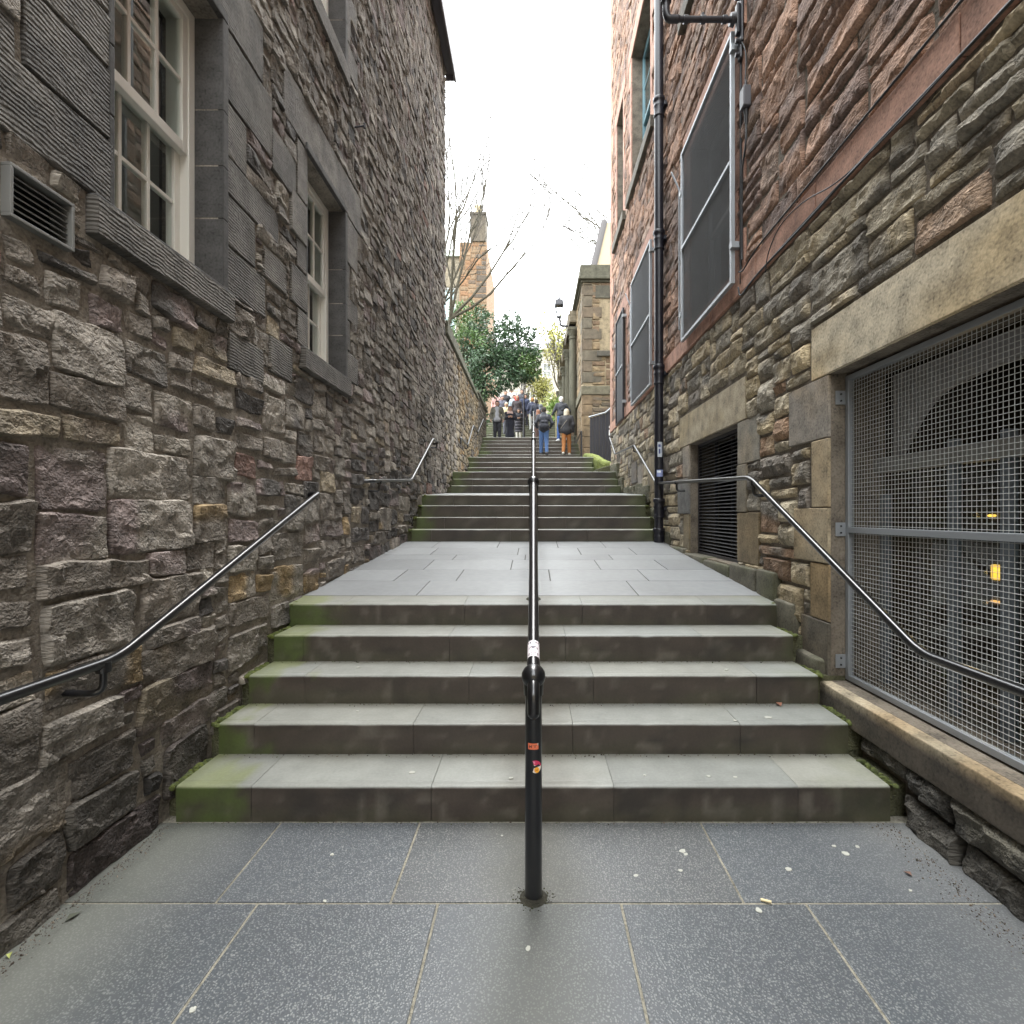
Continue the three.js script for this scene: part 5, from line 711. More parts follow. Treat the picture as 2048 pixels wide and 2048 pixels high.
{
  bareTree('bare_tree', 'bare winter tree with many fine twigs behind the garden wall', [-3.75, 4.6, -21], { seed: 6, trunk: 4.8, r: 0.085, limbs: 9, levels: 4, lean: [0.1, 0], up: 0.24, wiggle: 0.3, min: 0.009, side: 0.9 });
  bareTree('bare_tree', 'bare spreading tree whose low limb crosses the gabled house', [-3.9, 4.8, -19.5], { seed: 12, trunk: 4.4, r: 0.1, limbs: 4, levels: 4, lean: [0.12, -0.1], up: 0.24, dir: [0.12, 1, 0], min: 0.011 });
  bareTree('bare_tree', 'slender bare tree with upright twigs closest to the dark building corner', [-3.95, 6.2, -22.5], { seed: 43, trunk: 4.2, r: 0.07, limbs: 4, levels: 4, lean: [0.3, 0], up: 0.16, wiggle: 0.4, min: 0.0085, side: 0.6 });
  bareTree('bare_tree', 'bare tree reaching out from behind the red building corner', [5.6, 8.2, -25], { seed: 15, trunk: 4.5, r: 0.085, limbs: 7, levels: 4, lean: [-0.55, 0], up: 0.12, min: 0.012 });
  const R = mulberry(71), q = new THREE.Quaternion();
  const rq = (o) => { const d = o.clone(); q.setFromUnitVectors(V(0, 1, 0), d.normalize()); return q.clone().multiply(new THREE.Quaternion().setFromAxisAngle(V(0, 1, 0), R() * 6.28)); };
  // the big evergreen hanging over the wall
  const ev = thing('evergreen_tree', 'large dark glossy evergreen leaning over the garden wall above the steps', 'tree', [-3.4, 4.6, -22]);
  const limbs = []; const cl = [];
  const C = [[-2.7, 9.6, -21.6, 0.95], [-2.0, 8.9, -21.8, 1.05], [-1.3, 9.1, -22.2, 0.85], [-0.55, 8.9, -22.4, 0.75], [-2.8, 8.2, -21, 1.0], [-1.9, 8.0, -21.6, 1.0], [-1.1, 8.0, -22, 1.0], [-0.4, 8.1, -22.3, 0.7], [-2.2, 7.3, -21.3, 0.8], [-1.3, 7.8, -21.8, 0.8], [-0.6, 7.95, -22.3, 0.6], [-2.4, 6.65, -21.6, 0.45], [0.0, 8.6, -22.6, 0.42], [-0.05, 7.95, -22.5, 0.35], [-3.4, 9.4, -22, 1.1], [-0.95, 10.0, -22.3, 0.4], [-0.2, 9.6, -22.5, 0.3], [-1.8, 7.1, -21.9, 0.45]];
  for (const [x, y, z, r] of C) { const e = V(x + 3.4, y - 4.6, z + 22), s = V(0.1, 1.2 + R(), 0); limbs.push(tube([s, s.clone().lerp(e, 0.55).add(V(0, 0.35, 0)), e], 0.035, 0.4, 6)); for (let k = 0; k < 5; k++) { const d = V(R() - 0.5, R() - 0.4, R() - 0.5).normalize().multiplyScalar(r * 0.85); limbs.push(rod(e, e.clone().add(d), 0.015, 0.006, 4)); }
    const n = Math.round(1500 * r * r + 120); for (let i = 0; i < n; i++) { const d = V(R() - 0.5, R() - 0.5, R() - 0.5).normalize(), rad = r * (0.45 + 0.6 * Math.sqrt(R())) * (1 + 0.25 * noise3(d.x * 3 + x * 5, d.y * 3, d.z * 3)); if (noise3((x + d.x * rad) * 2.2, (y + d.y * rad) * 2.2, (z + d.z * rad) * 2.2) < -0.28) continue; const dir = d.clone().multiplyScalar(0.8).add(V(R() - 0.5, R() - 0.75, R() - 0.5)); const g = R(), yl = noise3(x + d.x * rad, y + d.y * rad, z) > 0.35 ? 1 : 0; cl.push({ p: e.clone().addScaledVector(d, rad), q: rq(dir), s: 0.75 + R() * 0.6, c: lin(0.045 + 0.045 * g + 0.04 * yl, 0.085 + 0.07 * g + 0.06 * yl, 0.046 + 0.03 * g) }); } }
  obj('trunk', [tube([V(0, 0, 0), V(0.05, 1, 0), V(0.3, 2.4, 0.1), V(0.8, 3.4, 0.2)], 0.11, 0.4, 10)], M.bark, ev); obj('limbs', limbs, M.bark, ev);
  leaves('crown', ev, leafGeo(0.15, 0.06, 0.014), new THREE.MeshPhysicalMaterial({ color: 0xffffff, roughness: 0.32, side: THREE.DoubleSide, specularIntensity: 0.9 }), cl);
  // bushes and budding trees on the far bank
  const bud = (name, label, base, o) => { const [t, tips] = bareTree(name, label, base, o); const L = []; for (const p of tips) for (let k = 0; k < o.per; k++) { const d = V(R() - 0.5, R() - 0.5, R() - 0.5).multiplyScalar(o.spread), g = R(); L.push({ p: p.clone().add(d), q: rq(V(R() - 0.5, R() - 0.3, R() - 0.5)), s: 0.6 + R() * 0.8, c: lin(0.19 + 0.12 * g, 0.2 + 0.09 * g, 0.05 + 0.03 * g) }); } leaves('crown', t, leafGeo(0.17, 0.11, 0.02), std({ color: 0xffffff, roughness: 0.8, side: THREE.DoubleSide }), L); return t; };
  bud('budding_tree', 'tall yellow green budding tree on the bank behind the lodge arcade', [1.9, 8.2, -38], { seed: 21, trunk: 2.6, r: 0.11, limbs: 5, levels: 4, lean: [-0.1, 0], up: 0.2, per: 5, spread: 0.5 });
  bud('budding_tree', 'shorter yellow green budding tree over the buff bank wall', [0.9, 8.6, -41], { seed: 27, trunk: 1.5, r: 0.08, limbs: 6, levels: 3, up: 0.2, per: 14, spread: 0.7 });
  bud('budding_tree', 'slender pale green budding tree just past the end of the rail', [-0.2, 8.3, -40], { seed: 33, trunk: 1.8, r: 0.08, limbs: 5, levels: 3, up: 0.25, per: 9, spread: 0.6 });
  const bush = (label, c, r, n, col, seed) => { const b = thing('shrub', label, 'shrub', c), K = mulberry(seed), L = [], st = []; for (let i = 0; i < 14; i++) st.push(rod(V(0, 0, 0), V((K() - 0.5) * r[0] * 1.6, K() * r[1] * 1.4, (K() - 0.5) * r[2] * 1.6), 0.02, 0.006, 4)); for (let i = 0; i < n; i++) { const d = V(K() - 0.5, K() - 0.5, K() - 0.5).normalize(), s = 0.5 + 0.55 * Math.sqrt(K()); if (noise3(d.x * 3 + c[0], d.y * 3, d.z * 3 + seed) < -0.35) continue; const g = K(); L.push({ p: V(d.x * r[0] * s, r[1] * (0.8 + d.y * s), d.z * r[2] * s), q: rq(V(d.x + K() - 0.5, d.y + K() - 0.3, d.z + K() - 0.5)), s: 0.6 + K() * 0.8, c: lin(...col.map(x => x * (0.7 + g * 0.7))) }); } obj('stems', st, M.twig, b); leaves('foliage', b, leafGeo(0.18, 0.1, 0.02), std({ color: 0xffffff, roughness: 0.7, side: THREE.DoubleSide }), L); };
  bush('broad yellow green shrub spilling over the buff bank wall', [2.0, 7.5, -31], [1.5, 0.8, 1.5], 1500, [0.19, 0.21, 0.06], 81);
  bush('bright green shrub low beside the crowd on the upper flight', [1.7, 6.7, -27.5], [0.9, 0.6, 1.2], 900, [0.14, 0.22, 0.05], 83);
  bush('straw coloured shrub on the bank in front of the tenement', [0.9, 9.2, -44], [1.8, 1.2, 1.4], 1500, [0.28, 0.25, 0.1], 85);
  bush('small dark green hedge at the foot of the tenement', [-2.4, 12.2, -56], [2.4, 0.7, 0.8], 900, [0.09, 0.11, 0.05], 87);
  bush('leafy green shrub under the evergreen at the end of the garden wall', [-2.5, 5.2, -21.8], [0.5, 0.7, 0.6], 420, [0.05, 0.085, 0.035], 89);
}
// ---------------------------------------------------------------- people
function fieldMesh(parts, cell, k, carve) { // smooth union of tapered capsules, meshed by marching cubes
  const lo = V(1e9, 1e9, 1e9), hi = V(-1e9, -1e9, -1e9);
  for (const [a, b, ra, rb] of parts) for (const [p, r] of [[a, ra], [b, rb]]) { lo.min(V(p.x - r, p.y - r, p.z - r)); hi.max(V(p.x + r, p.y + r, p.z + r)); }
  const mid = lo.clone().add(hi).multiplyScalar(0.5), ext = Math.max(hi.x - lo.x, hi.y - lo.y, hi.z - lo.z) / 2 + cell * 3, n = Math.ceil(2 * ext / cell);
  const mc = new MarchingCubes(n, std({}), false, false, 60000); mc.isolation = 0; const half = n / 2, F = mc.field; F.fill(-1);
  const D = new Float32Array(n * n * n).fill(9), P = parts.map(([a, b, ra, rb]) => { const x = b.x - a.x, y = b.y - a.y, z = b.z - a.z; return [a.x, a.y, a.z, x, y, z, x * x + y * y + z * z || 1e-9, ra, rb]; });
  const pad = cell * 3 + k;
  for (const [ax, ay, az, dx, dy, dz, dd, ra, rb] of P) {
    const rm = Math.max(ra, rb) + pad, I = (c, m) => clamp(Math.round((c - m) / ext * half + half), 0, n - 1);
    const i0 = I(Math.min(ax, ax + dx) - rm, mid.x), i1 = I(Math.max(ax, ax + dx) + rm, mid.x), j0 = I(Math.min(ay, ay + dy) - rm, mid.y), j1 = I(Math.max(ay, ay + dy) + rm, mid.y), k0 = I(Math.min(az, az + dz) - rm, mid.z), k1 = I(Math.max(az, az + dz) + rm, mid.z);
    for (let kk = k0; kk <= k1; kk++) for (let jj = j0; jj <= j1; jj++) for (let ii = i0; ii <= i1; ii++) {
      const x = (ii - half) / half * ext + mid.x - ax, y = (jj - half) / half * ext + mid.y - ay, z = (kk - half) / half * ext + mid.z - az, t = clamp((x * dx + y * dy + z * dz) / dd, 0, 1);
      const d = Math.sqrt((x - dx * t) ** 2 + (y - dy * t) ** 2 + (z - dz * t) ** 2) - (ra + (rb - ra) * t), q = kk * n * n + jj * n + ii, o = D[q], h = Math.max(k - Math.abs(o - d), 0) / k; D[q] = Math.min(o, d) - h * h * k * 0.25;
    }
  }
  for (let q = 0; q < D.length; q++) F[q] = -D[q];
  if (carve) for (let kk = 0; kk < n; kk++) for (let jj = 0; jj < n; jj++) for (let ii = 0; ii < n; ii++) { const q = kk * n * n + jj * n + ii; if (F[q] > -0.05 && carve((ii - half) / half * ext + mid.x, (jj - half) / half * ext + mid.y, (kk - half) / half * ext + mid.z)) F[q] = Math.min(F[q], -cell * 0.5); }
  mc.update(); const c = mc.count, p = new Float32Array(c * 3), nn = new Float32Array(c * 3);
  for (let i = 0; i < c * 3; i += 3) { p[i] = mc.positionArray[i] * ext + mid.x; p[i + 1] = mc.positionArray[i + 1] * ext + mid.y; p[i + 2] = mc.positionArray[i + 2] * ext + mid.z; for (let m = 0; m < 3; m++) nn[i + m] = mc.normalArray[i + m]; }
  const g = new THREE.BufferGeometry(); g.setAttribute('position', new THREE.BufferAttribute(p, 3)); g.setAttribute('normal', new THREE.BufferAttribute(nn, 3)); g.setAttribute('uv', new THREE.BufferAttribute(new Float32Array(c * 2), 2)); return g;
}
const headGeo = (() => { // head centred on the skull, facing +z
  const P = [[V(0, 0.035, -0.012), V(0, 0.03, 0.012), 0.088, 0.084], [V(0, -0.03, 0.02), V(0, -0.065, 0.045), 0.068, 0.045], [V(0, -0.09, 0.062), V(0, -0.095, 0.066), 0.03, 0.026], [V(0, 0.012, 0.094), V(0, -0.022, 0.112), 0.011, 0.015], [V(-0.014, -0.026, 0.1), V(0.014, -0.026, 0.1), 0.01, 0.01], [V(-0.02, -0.058, 0.092), V(0.02, -0.058, 0.092), 0.0095, 0.0095], [V(-0.022, -0.069, 0.088), V(0.022, -0.069, 0.088), 0.0095, 0.0095], [V(-0.045, 0.03, 0.075), V(0.045, 0.03, 0.075), 0.018, 0.018]];
  for (const s of [-1, 1]) P.push([V(s * 0.086, 0.012, -0.006), V(s * 0.092, -0.02, -0.002), 0.016, 0.011], [V(s * 0.033, 0.008, 0.08), V(s * 0.033, 0.008, 0.081), 0.0125, 0.0125], [V(s * 0.05, -0.02, 0.055), V(s * 0.045, -0.03, 0.06), 0.026, 0.024]);
  return fieldMesh(P, 0.006, 0.018);
})();
const handGeo = (() => { // relaxed right hand hanging from the wrist at the origin, thumb towards +z, palm towards -x
  const P = [[V(0, 0.01, 0), V(0, -0.03, 0.002), 0.024, 0.024], [V(0, -0.03, 0.02), V(0, -0.085, 0.026), 0.014, 0.013], [V(0, -0.03, -0.018), V(0, -0.082, -0.026), 0.014, 0.012], [V(0, -0.03, 0), V(0, -0.088, 0), 0.015, 0.014]];
  [[0.029, 0.072], [0.0105, 0.08], [-0.009, 0.074], [-0.0275, 0.058]].forEach(([z, L], i) => { const a = V(0, -0.088 + (i === 3 ? 0.006 : 0), z), b = a.clone().add(V(-0.006, -L * 0.42, z * 0.05)), c = b.clone().add(V(-0.014, -L * 0.32, 0)), d = c.clone().add(V(-0.017, -L * 0.2, 0)); P.push([a, b, 0.0088, 0.0083], [b, c, 0.0083, 0.0076], [c, d, 0.0076, 0.0068]); });
  P.push([V(-0.004, -0.03, 0.024), V(-0.012, -0.06, 0.046), 0.0125, 0.0105], [V(-0.012, -0.06, 0.046), V(-0.02, -0.088, 0.05), 0.0102, 0.008]);
  return fieldMesh(P, 0.0042, 0.006);
})();
const fabric = c => std({ color: lin(...c), bumpMap: fineBump, bumpScale: 0.003, roughness: 0.9 });
const skinM = std({ color: lin(0.42, 0.25, 0.18), roughness: 0.55 });
function person(label, x, d, y, turn, o) { // a figure 1.75 tall before scaling, facing +z until turned
  const t = thing('person', label, 'person', [x, y, -d], turn); t.scale.setScalar((o.h ?? 1.72) / 1.75);
  const lean = o.lean ?? 0, st = o.stride ?? 0, hs = o.step ?? 0; // stride: left foot forward; step: left foot raised
  const J = { pel: V(0, 0.95, 0), che: V(0, 1.27, lean * 0.6), nec: V(0, 1.49, lean), hea: V(0, 1.63, lean * 1.25 + (o.headF ?? 0.02)) };
  const legs = [1, -1].map(s => { const f = s > 0 ? st : -st, up = s > 0 ? hs : 0, hip = V(s * 0.085, 0.92, 0), ank = V(s * 0.1, 0.085 + up, f), kn = hip.clone().lerp(ank, 0.5).add(V(0, 0, 0.03 + Math.abs(f) * 0.15 + up * 0.55)); return { hip, kn, ank, toe: ank.clone().add(V(s * 0.025, -0.05 + (f < -0.1 ? -0.0 : 0), 0.15)) }; });
  const arms = [1, -1].map((s, i) => { const sh = V(s * 0.185, 1.42, lean * 0.85), a = o.arms?.[i] ?? {}; const el = sh.clone().add(V(s * (a.ex ?? 0.07), a.ey ?? -0.28, a.ez ?? -0.03)), wr = el.clone().add(V(s * (a.wx ?? -0.005), a.wy ?? -0.25, a.wz ?? 0.07)); return { sh, el, wr, s }; });
  const B = [[J.pel.clone().add(V(-0.05, 0, 0)), J.pel.clone().add(V(0.05, 0, 0)), 0.125, 0.125], [J.pel, J.che, 0.125, 0.145], [J.che.clone().add(V(-0.06, 0.06, 0)), J.che.clone().add(V(0.06, 0.06, 0)), 0.11, 0.11], [J.nec.clone().add(V(-0.13, -0.07, 0)), J.nec.clone().add(V(0.13, -0.07, 0)), 0.055, 0.055], [J.nec.clone().add(V(0, -0.06, 0)), J.hea.clone().add(V(0, -0.06, -0.01)), 0.058, 0.05]];
  for (const l of legs) B.push([l.hip, l.kn, 0.085, 0.055], [l.kn, l.ank, 0.052, 0.036], [l.ank.clone().add(V(0, -0.04, -0.03)), l.toe, 0.038, 0.028]);
  for (const a of arms) B.push([a.sh, a.el, 0.05, 0.04], [a.el, a.wr, 0.038, 0.026]);
  const body = fieldMesh(B, 0.026, 0.05), hg = headGeo.clone().rotateY(o.look ?? 0).rotateX(o.nod ?? 0.05).translate(J.hea.x, J.hea.y, J.hea.z);
  const hands = arms.map(a => { const g = handGeo.clone(); if (a.s > 0) g.rotateY(0); else { g.scale(-1, 1, 1); const at = g.attributes.position.array, nt = g.attributes.normal.array; for (let i = 0; i < at.length; i += 9) for (let c = 0; c < 3; c++) { [at[i + c], at[i + 6 + c]] = [at[i + 6 + c], at[i + c]];[nt[i + c], nt[i + 6 + c]] = [nt[i + 6 + c], nt[i + c]]; } } const dir = a.wr.clone().sub(a.el).normalize(); g.applyQuaternion(new THREE.Quaternion().setFromUnitVectors(V(0, -1, 0), dir)); g.translate(a.wr.x, a.wr.y, a.wr.z); return g; });
  obj('body', [body, hg, ...hands], o.skin ?? skinM, t);
  // clothes
  const T = o.coatLen ?? 0.86, c = [[J.pel.clone().add(V(-0.055, T - 0.86, 0)), J.pel.clone().add(V(0.055, T - 0.86, 0)), o.bulk ? 0.165 : 0.15, o.bulk ? 0.165 : 0.15], [V(0, T + 0.09, 0), J.che, o.bulk ? 0.175 : 0.155, o.bulk ? 0.18 : 0.165], [J.che.clone().add(V(-0.07, 0.06, 0)), J.che.clone().add(V(0.07, 0.06, 0)), 0.135, 0.135], [J.nec.clone().add(V(-0.13, -0.06, 0)), J.nec.clone().add(V(0.13, -0.06, 0)), 0.075, 0.075]];
  for (const a of arms) c.push([a.sh, a.el, o.bulk ? 0.082 : 0.07, o.bulk ? 0.07 : 0.058], [a.el, a.el.clone().lerp(a.wr, 0.95), o.bulk ? 0.068 : 0.056, o.bulk ? 0.055 : 0.045]);
  if (o.collar !== 0) c.push([J.nec.clone().add(V(0, -0.05, -0.02)), J.nec.clone().add(V(0, 0.015, 0)), 0.085, o.collar ?? 0.078]);
  if (o.skirt) { const sk = [V(-0.06, T, 0), V(0.06, T, 0), 0.15, 0.15]; c.push(sk, [V(0, 0.9, 0), V(0, o.skirt, 0), 0.17, 0.2], [V(-0.07, o.skirt, 0), V(0.07, o.skirt, 0.02), 0.15, 0.15]); }
  obj(o.coatName ?? 'jacket', fieldMesh(c, 0.024, 0.05, (X, Y, Z) => Y < (o.hem ?? T - 0.06)), fabric(o.coat), t);
  if (o.bands) for (let i = 0; i < 9; i++) { const yy = o.hem + 0.06 + i * 0.085; const g = new THREE.TorusGeometry(0.168 + (yy < 0.8 ? 0.025 : 0) - (yy > 1.15 ? 0.02 : 0), 0.03, 8, 24); g.rotateX(Math.PI / 2); g.scale(1.12, 1, 0.95); g.translate(0, yy, 0); obj('quilted_band', g, fabric(i % 2 ? o.coat : o.bands), t); }
  if (o.shirt) obj('shirt', fieldMesh([[V(0, 0.98, 0.06), V(0, 1.4, 0.07 + lean), 0.12, 0.105], [V(-0.03, 0.95, 0.05), V(0.03, 0.95, 0.05), 0.135, 0.135]], 0.02, 0.05, (X, Y) => Y < 0.86), fabric(o.shirt), t);
  const tr = [[V(-0.06, 0.93, 0), V(0.06, 0.93, 0), 0.138, 0.138]]; for (const l of legs) tr.push([l.hip, l.kn, 0.1, 0.078], [l.kn, l.ank.clone().add(V(0, 0.02, 0)), 0.075, 0.062]);
  if (!o.noTrousers) obj('trousers', fieldMesh(tr, 0.022, 0.03), fabric(o.trousers), t);
  const sh = legs.map(l => fieldMesh([[l.ank.clone().add(V(0, -0.03, -0.035)), l.toe.clone().add(V(0, 0.005, 0)), 0.05, 0.04], [l.ank, l.ank.clone().add(V(0, -0.03, 0.02)), 0.045, 0.05]], 0.014, 0.02, (X, Y) => Y < l.ank.y - 0.083)); for (const g of sh) obj('shoe', g, fabric(o.shoes ?? [0.03, 0.03, 0.03]), t);
  if (o.hair) { const H = J.hea, hp = [[H.clone().add(V(0, 0.045, -0.022)), H.clone().add(V(0, 0.05, 0.01)), 0.096, 0.09], [H.clone().add(V(0, -0.01, -0.045)), H.clone().add(V(0, -0.05 - (o.hairLen ?? 0), -0.05)), 0.08, 0.06 + (o.hairLen ? 0.02 : 0)]]; if (o.hairLen) for (const s of [-1, 1]) hp.push([H.clone().add(V(s * 0.065, 0.02, 0)), H.clone().add(V(s * 0.075, -0.07 - o.hairLen, -0.01)), 0.042, 0.035]); const cl = Math.cos(o.look ?? 0), sl = Math.sin(o.look ?? 0); obj(o.hat ? 'hat' : 'hair', fieldMesh(hp, 0.011, 0.03, (X, Y, Z) => { const zz = (X - H.x) * sl + (Z - H.z) * cl; return zz > 0.06 && Y < H.y + 0.055; }), fabric(o.hair), t); }
  if (o.hood) obj('hood', fieldMesh([[J.hea.clone().add(V(0, 0.03, -0.02)), J.hea.clone().add(V(0, -0.06, -0.02)), 0.118, 0.11], [J.nec.clone().add(V(0, 0, -0.03)), J.nec.clone().add(V(0, -0.04, -0.04)), 0.11, 0.12]], 0.014, 0.04, (X, Y, Z) => Z > J.hea.z + 0.045), fabric(o.hood), t);
  if (o.scarf) obj('scarf', fieldMesh([[J.nec.clone().add(V(-0.05, -0.02, 0.03)), J.nec.clone().add(V(0.05, -0.02, 0.03)), 0.085, 0.085], [J.nec.clone().add(V(-0.1, -0.07, 0.08)), J.nec.clone().add(V(0.1, -0.07, 0.08)), 0.05, 0.05]], 0.014, 0.03), fabric(o.scarf), t);
  if (o.pack) { const b = grp('backpack', t); obj('bag', fieldMesh([[V(-0.09, 1.0, -0.22), V(0.09, 1.0, -0.22), 0.095, 0.095], [V(-0.08, 1.28, -0.2 + lean * 0.5), V(0.08, 1.28, -0.2 + lean * 0.5), 0.09, 0.09], [V(0, 1.0, -0.22), V(0, 1.3, -0.2 + lean * 0.5), 0.13, 0.12], [V(-0.07, 1.0, -0.28), V(0.07, 1.0, -0.28), 0.07, 0.07]], 0.018, 0.05), fabric(o.pack), b); for (const s of [-1, 1]) obj('strap', tube([V(s * 0.11, 1.36, -0.15 + lean * 0.6), V(s * 0.115, 1.51, lean * 0.8), V(s * 0.13, 1.32, 0.16 + lean * 0.6), V(s * 0.17, 1.02, 0.06)], 0.018, 0.08, 6), fabric(o.strap ?? [0.05, 0.05, 0.055]), b); obj('top_pocket', fieldMesh([[V(-0.08, 1.16, -0.3), V(0.08, 1.16, -0.3), 0.045, 0.045]], 0.014, 0.02), fabric(o.pocket ?? o.pack), b); }
  if (o.bag) obj('shoulder_strap', tube([V(-0.17, 1.5, 0.03), V(0, 1.25, -0.18), V(0.2, 1.0, -0.1)], 0.013, 0.1, 6), fabric(o.bag), t);
  return t;
}
{
  const Y = level, pock = { ex: 0.12, ey: -0.26, ez: -0.07, wx: -0.07, wy: -0.15, wz: 0.14 };
  person('person in a dark jacket and backpack climbing in blue jeans', 0.36, 17.72, Y(17.72), Math.PI, { h: 1.66, coat: [0.035, 0.037, 0.045], trousers: [0.075, 0.14, 0.29], hair: [0.03, 0.022, 0.018], pack: [0.022, 0.023, 0.03], pocket: [0.035, 0.036, 0.045], strap: [0.12, 0.12, 0.13], lean: 0.06, stride: 0.12, step: 0.0, hem: 0.78, coatLen: 0.86, shoes: [0.08, 0.08, 0.09], arms: [pock, pock], nod: 0.3, collar: 0.09 });
  person('person with fair hair in a dark padded coat and rust orange trousers', 1.14, 17.75, Y(17.75), Math.PI - 0.15, { h: 1.6, coat: [0.03, 0.03, 0.034], trousers: [0.34, 0.14, 0.045], hair: [0.5, 0.44, 0.34], hairLen: 0.05, bulk: true, lean: 0.05, stride: -0.16, hem: 0.74, coatLen: 0.84, shoes: [0.5, 0.48, 0.42], look: -0.6, bag: [0.2, 0.18, 0.16] });
  person('person with white hair and a black rucksack just ahead of the padded coat', 1.06, 19.1, Y(19.1), Math.PI + 0.25, { h: 1.66, coat: [0.04, 0.042, 0.05], trousers: [0.05, 0.1, 0.26], hair: [0.62, 0.6, 0.58], pack: [0.02, 0.022, 0.028], lean: 0.08, stride: 0.14, hem: 0.86, coatLen: 0.92, shoes: [0.55, 0.55, 0.55], arms: [{ ex: 0.1, ey: -0.25, ez: 0.03, wx: 0.02, wy: -0.1, wz: 0.2 }, { ex: 0.13, ey: -0.24, ez: -0.04, wx: 0.0, wy: -0.16, wz: 0.15 }], look: -0.5 });
  person('person in an olive jacket over a grey jumper coming down by the garden wall', -1.53, 21.6, Y(21.6), 0.05, { h: 1.76, coat: [0.075, 0.07, 0.055], shirt: [0.19, 0.19, 0.2], trousers: [0.014, 0.014, 0.018], hair: [0.035, 0.025, 0.02], hem: 0.9, coatLen: 0.96, skin: std({ color: lin(0.27, 0.15, 0.11), roughness: 0.6 }), arms: [{ ex: 0.09, ey: -0.27, ez: -0.04, wx: -0.01, wy: -0.2, wz: 0.14 }, { ex: 0.09, ey: -0.27, ez: -0.04, wx: -0.01, wy: -0.2, wz: 0.14 }] });
  person('person in a long black coat with a pink scarf facing down the steps', -1.03, 22.4, Y(22.4), 0.1, { h: 1.66, coat: [0.014, 0.015, 0.024], skirt: 0.42, hem: 0.3, coatLen: 0.9, coatName: 'coat', trousers: [0.02, 0.02, 0.03], hair: [0.12, 0.05, 0.035], hairLen: 0.04, scarf: [0.5, 0.36, 0.32], bulk: true, arms: [{ ex: 0.08, ey: -0.22, ez: 0.0, wx: -0.16, wy: 0.02, wz: 0.2 }, { ex: 0.08, ey: -0.22, ez: 0.0, wx: -0.16, wy: 0.02, wz: 0.2 }] });
  person('person in a striped quilted long coat with pale trousers under the evergreen', -0.72, 24.9, Y(24.9), -0.1, { h: 1.5, coat: [0.03, 0.03, 0.036], bands: [0.12, 0.11, 0.13], skirt: 0.52, hem: 0.42, coatLen: 0.86, coatName: 'coat', trousers: [0.6, 0.57, 0.52], hair: [0.03, 0.025, 0.025], hairLen: 0.05, shoes: [0.6, 0.6, 0.6], arms: [{ wx: -0.15, wy: -0.02, wz: 0.2, ey: -0.22 }, { wx: -0.15, wy: -0.02, wz: 0.2, ey: -0.22 }] });
  person('person in a red hood and dark coat amid the crowd on the upper flight', -0.86, 26.4, Y(26.4), 0.2, { h: 1.64, coat: [0.06, 0.05, 0.055], trousers: [0.05, 0.05, 0.06], hood: [0.42, 0.05, 0.04], hair: [0.4, 0.2, 0.12] });
  person('person in a pale cream coat and hat standing behind the long black coat', -1.36, 25.6, Y(25.6), 0.0, { h: 1.62, coat: [0.55, 0.48, 0.3], trousers: [0.1, 0.1, 0.12], hair: [0.6, 0.54, 0.36], hat: true });
  person('person in a light blue jacket behind the pink scarf', -1.02, 26.7, Y(26.7), 0.1, { h: 1.6, coat: [0.42, 0.5, 0.56], trousers: [0.06, 0.07, 0.1], hair: [0.05, 0.04, 0.035] });
  person('person with a dark cap beyond the olive jacket', -1.62, 26.5, Y(26.5), 0.1, { h: 1.66, coat: [0.1, 0.1, 0.13], trousers: [0.04, 0.04, 0.05], hair: [0.06, 0.065, 0.09], hat: true });
  person('person in navy climbing beside the rail with ginger hair', -0.05, 26.2, Y(26.2), Math.PI, { h: 1.66, coat: [0.04, 0.045, 0.075], trousers: [0.55, 0.55, 0.54], hair: [0.3, 0.16, 0.06], stride: 0.12 });
  person('person in dark navy clothes climbing just past the end of the rail', 0.14, 25.7, Y(25.7), Math.PI, { h: 1.62, coat: [0.03, 0.034, 0.05], trousers: [0.03, 0.03, 0.04], hair: [0.03, 0.025, 0.025], stride: -0.12 });
  person('person with a grey hood half hidden by the jacket with the backpack', 0.36, 25.2, Y(25.2), Math.PI, { h: 1.6, coat: [0.05, 0.055, 0.07], trousers: [0.04, 0.04, 0.05], hood: [0.12, 0.13, 0.15], hair: [0.04, 0.03, 0.03] });
  person('person with long brown hair and bare hand beside the jacket with the backpack', 0.2, 22.3, Y(22.3), Math.PI - 0.2, { h: 1.5, coat: [0.06, 0.05, 0.045], trousers: [0.1, 0.06, 0.05], hair: [0.3, 0.15, 0.1], hairLen: 0.06 });
  const K = mulberry(19);
  for (const [l, x, d, tr, c, hr, h] of [['person in black seen between the olive jacket and the cream coat', -1.5, 27.6, 0.1, [0.03, 0.03, 0.035], [0.03, 0.03, 0.03], 1.7], ['person in charcoal standing just behind the red hood', -0.62, 27.4, 0.1, [0.06, 0.06, 0.07], [0.05, 0.035, 0.03], 1.72], ['person in dark blue behind the quilted long coat', -0.45, 26.9, 0.2, [0.035, 0.045, 0.09], [0.04, 0.03, 0.025], 1.68], ['person in a rosy jacket at the back by the garden wall', -1.95, 27.2, 0, [0.42, 0.25, 0.23], [0.1, 0.06, 0.04], 1.66], ['person in a white top high on the flight behind the cream coat', -1.2, 27.9, 0, [0.55, 0.55, 0.53], [0.025, 0.02, 0.02], 1.7]]) person(l, x, d, Y(d), tr, { h, coat: c, trousers: [0.035, 0.035, 0.045], hair: hr, stride: (K() - 0.5) * 0.2, arms: [{ ex: 0.09, wz: 0.05 + 0.15 * K() }, { ex: 0.08, wz: 0.05 + 0.15 * K(), wy: -0.2 }] });
}
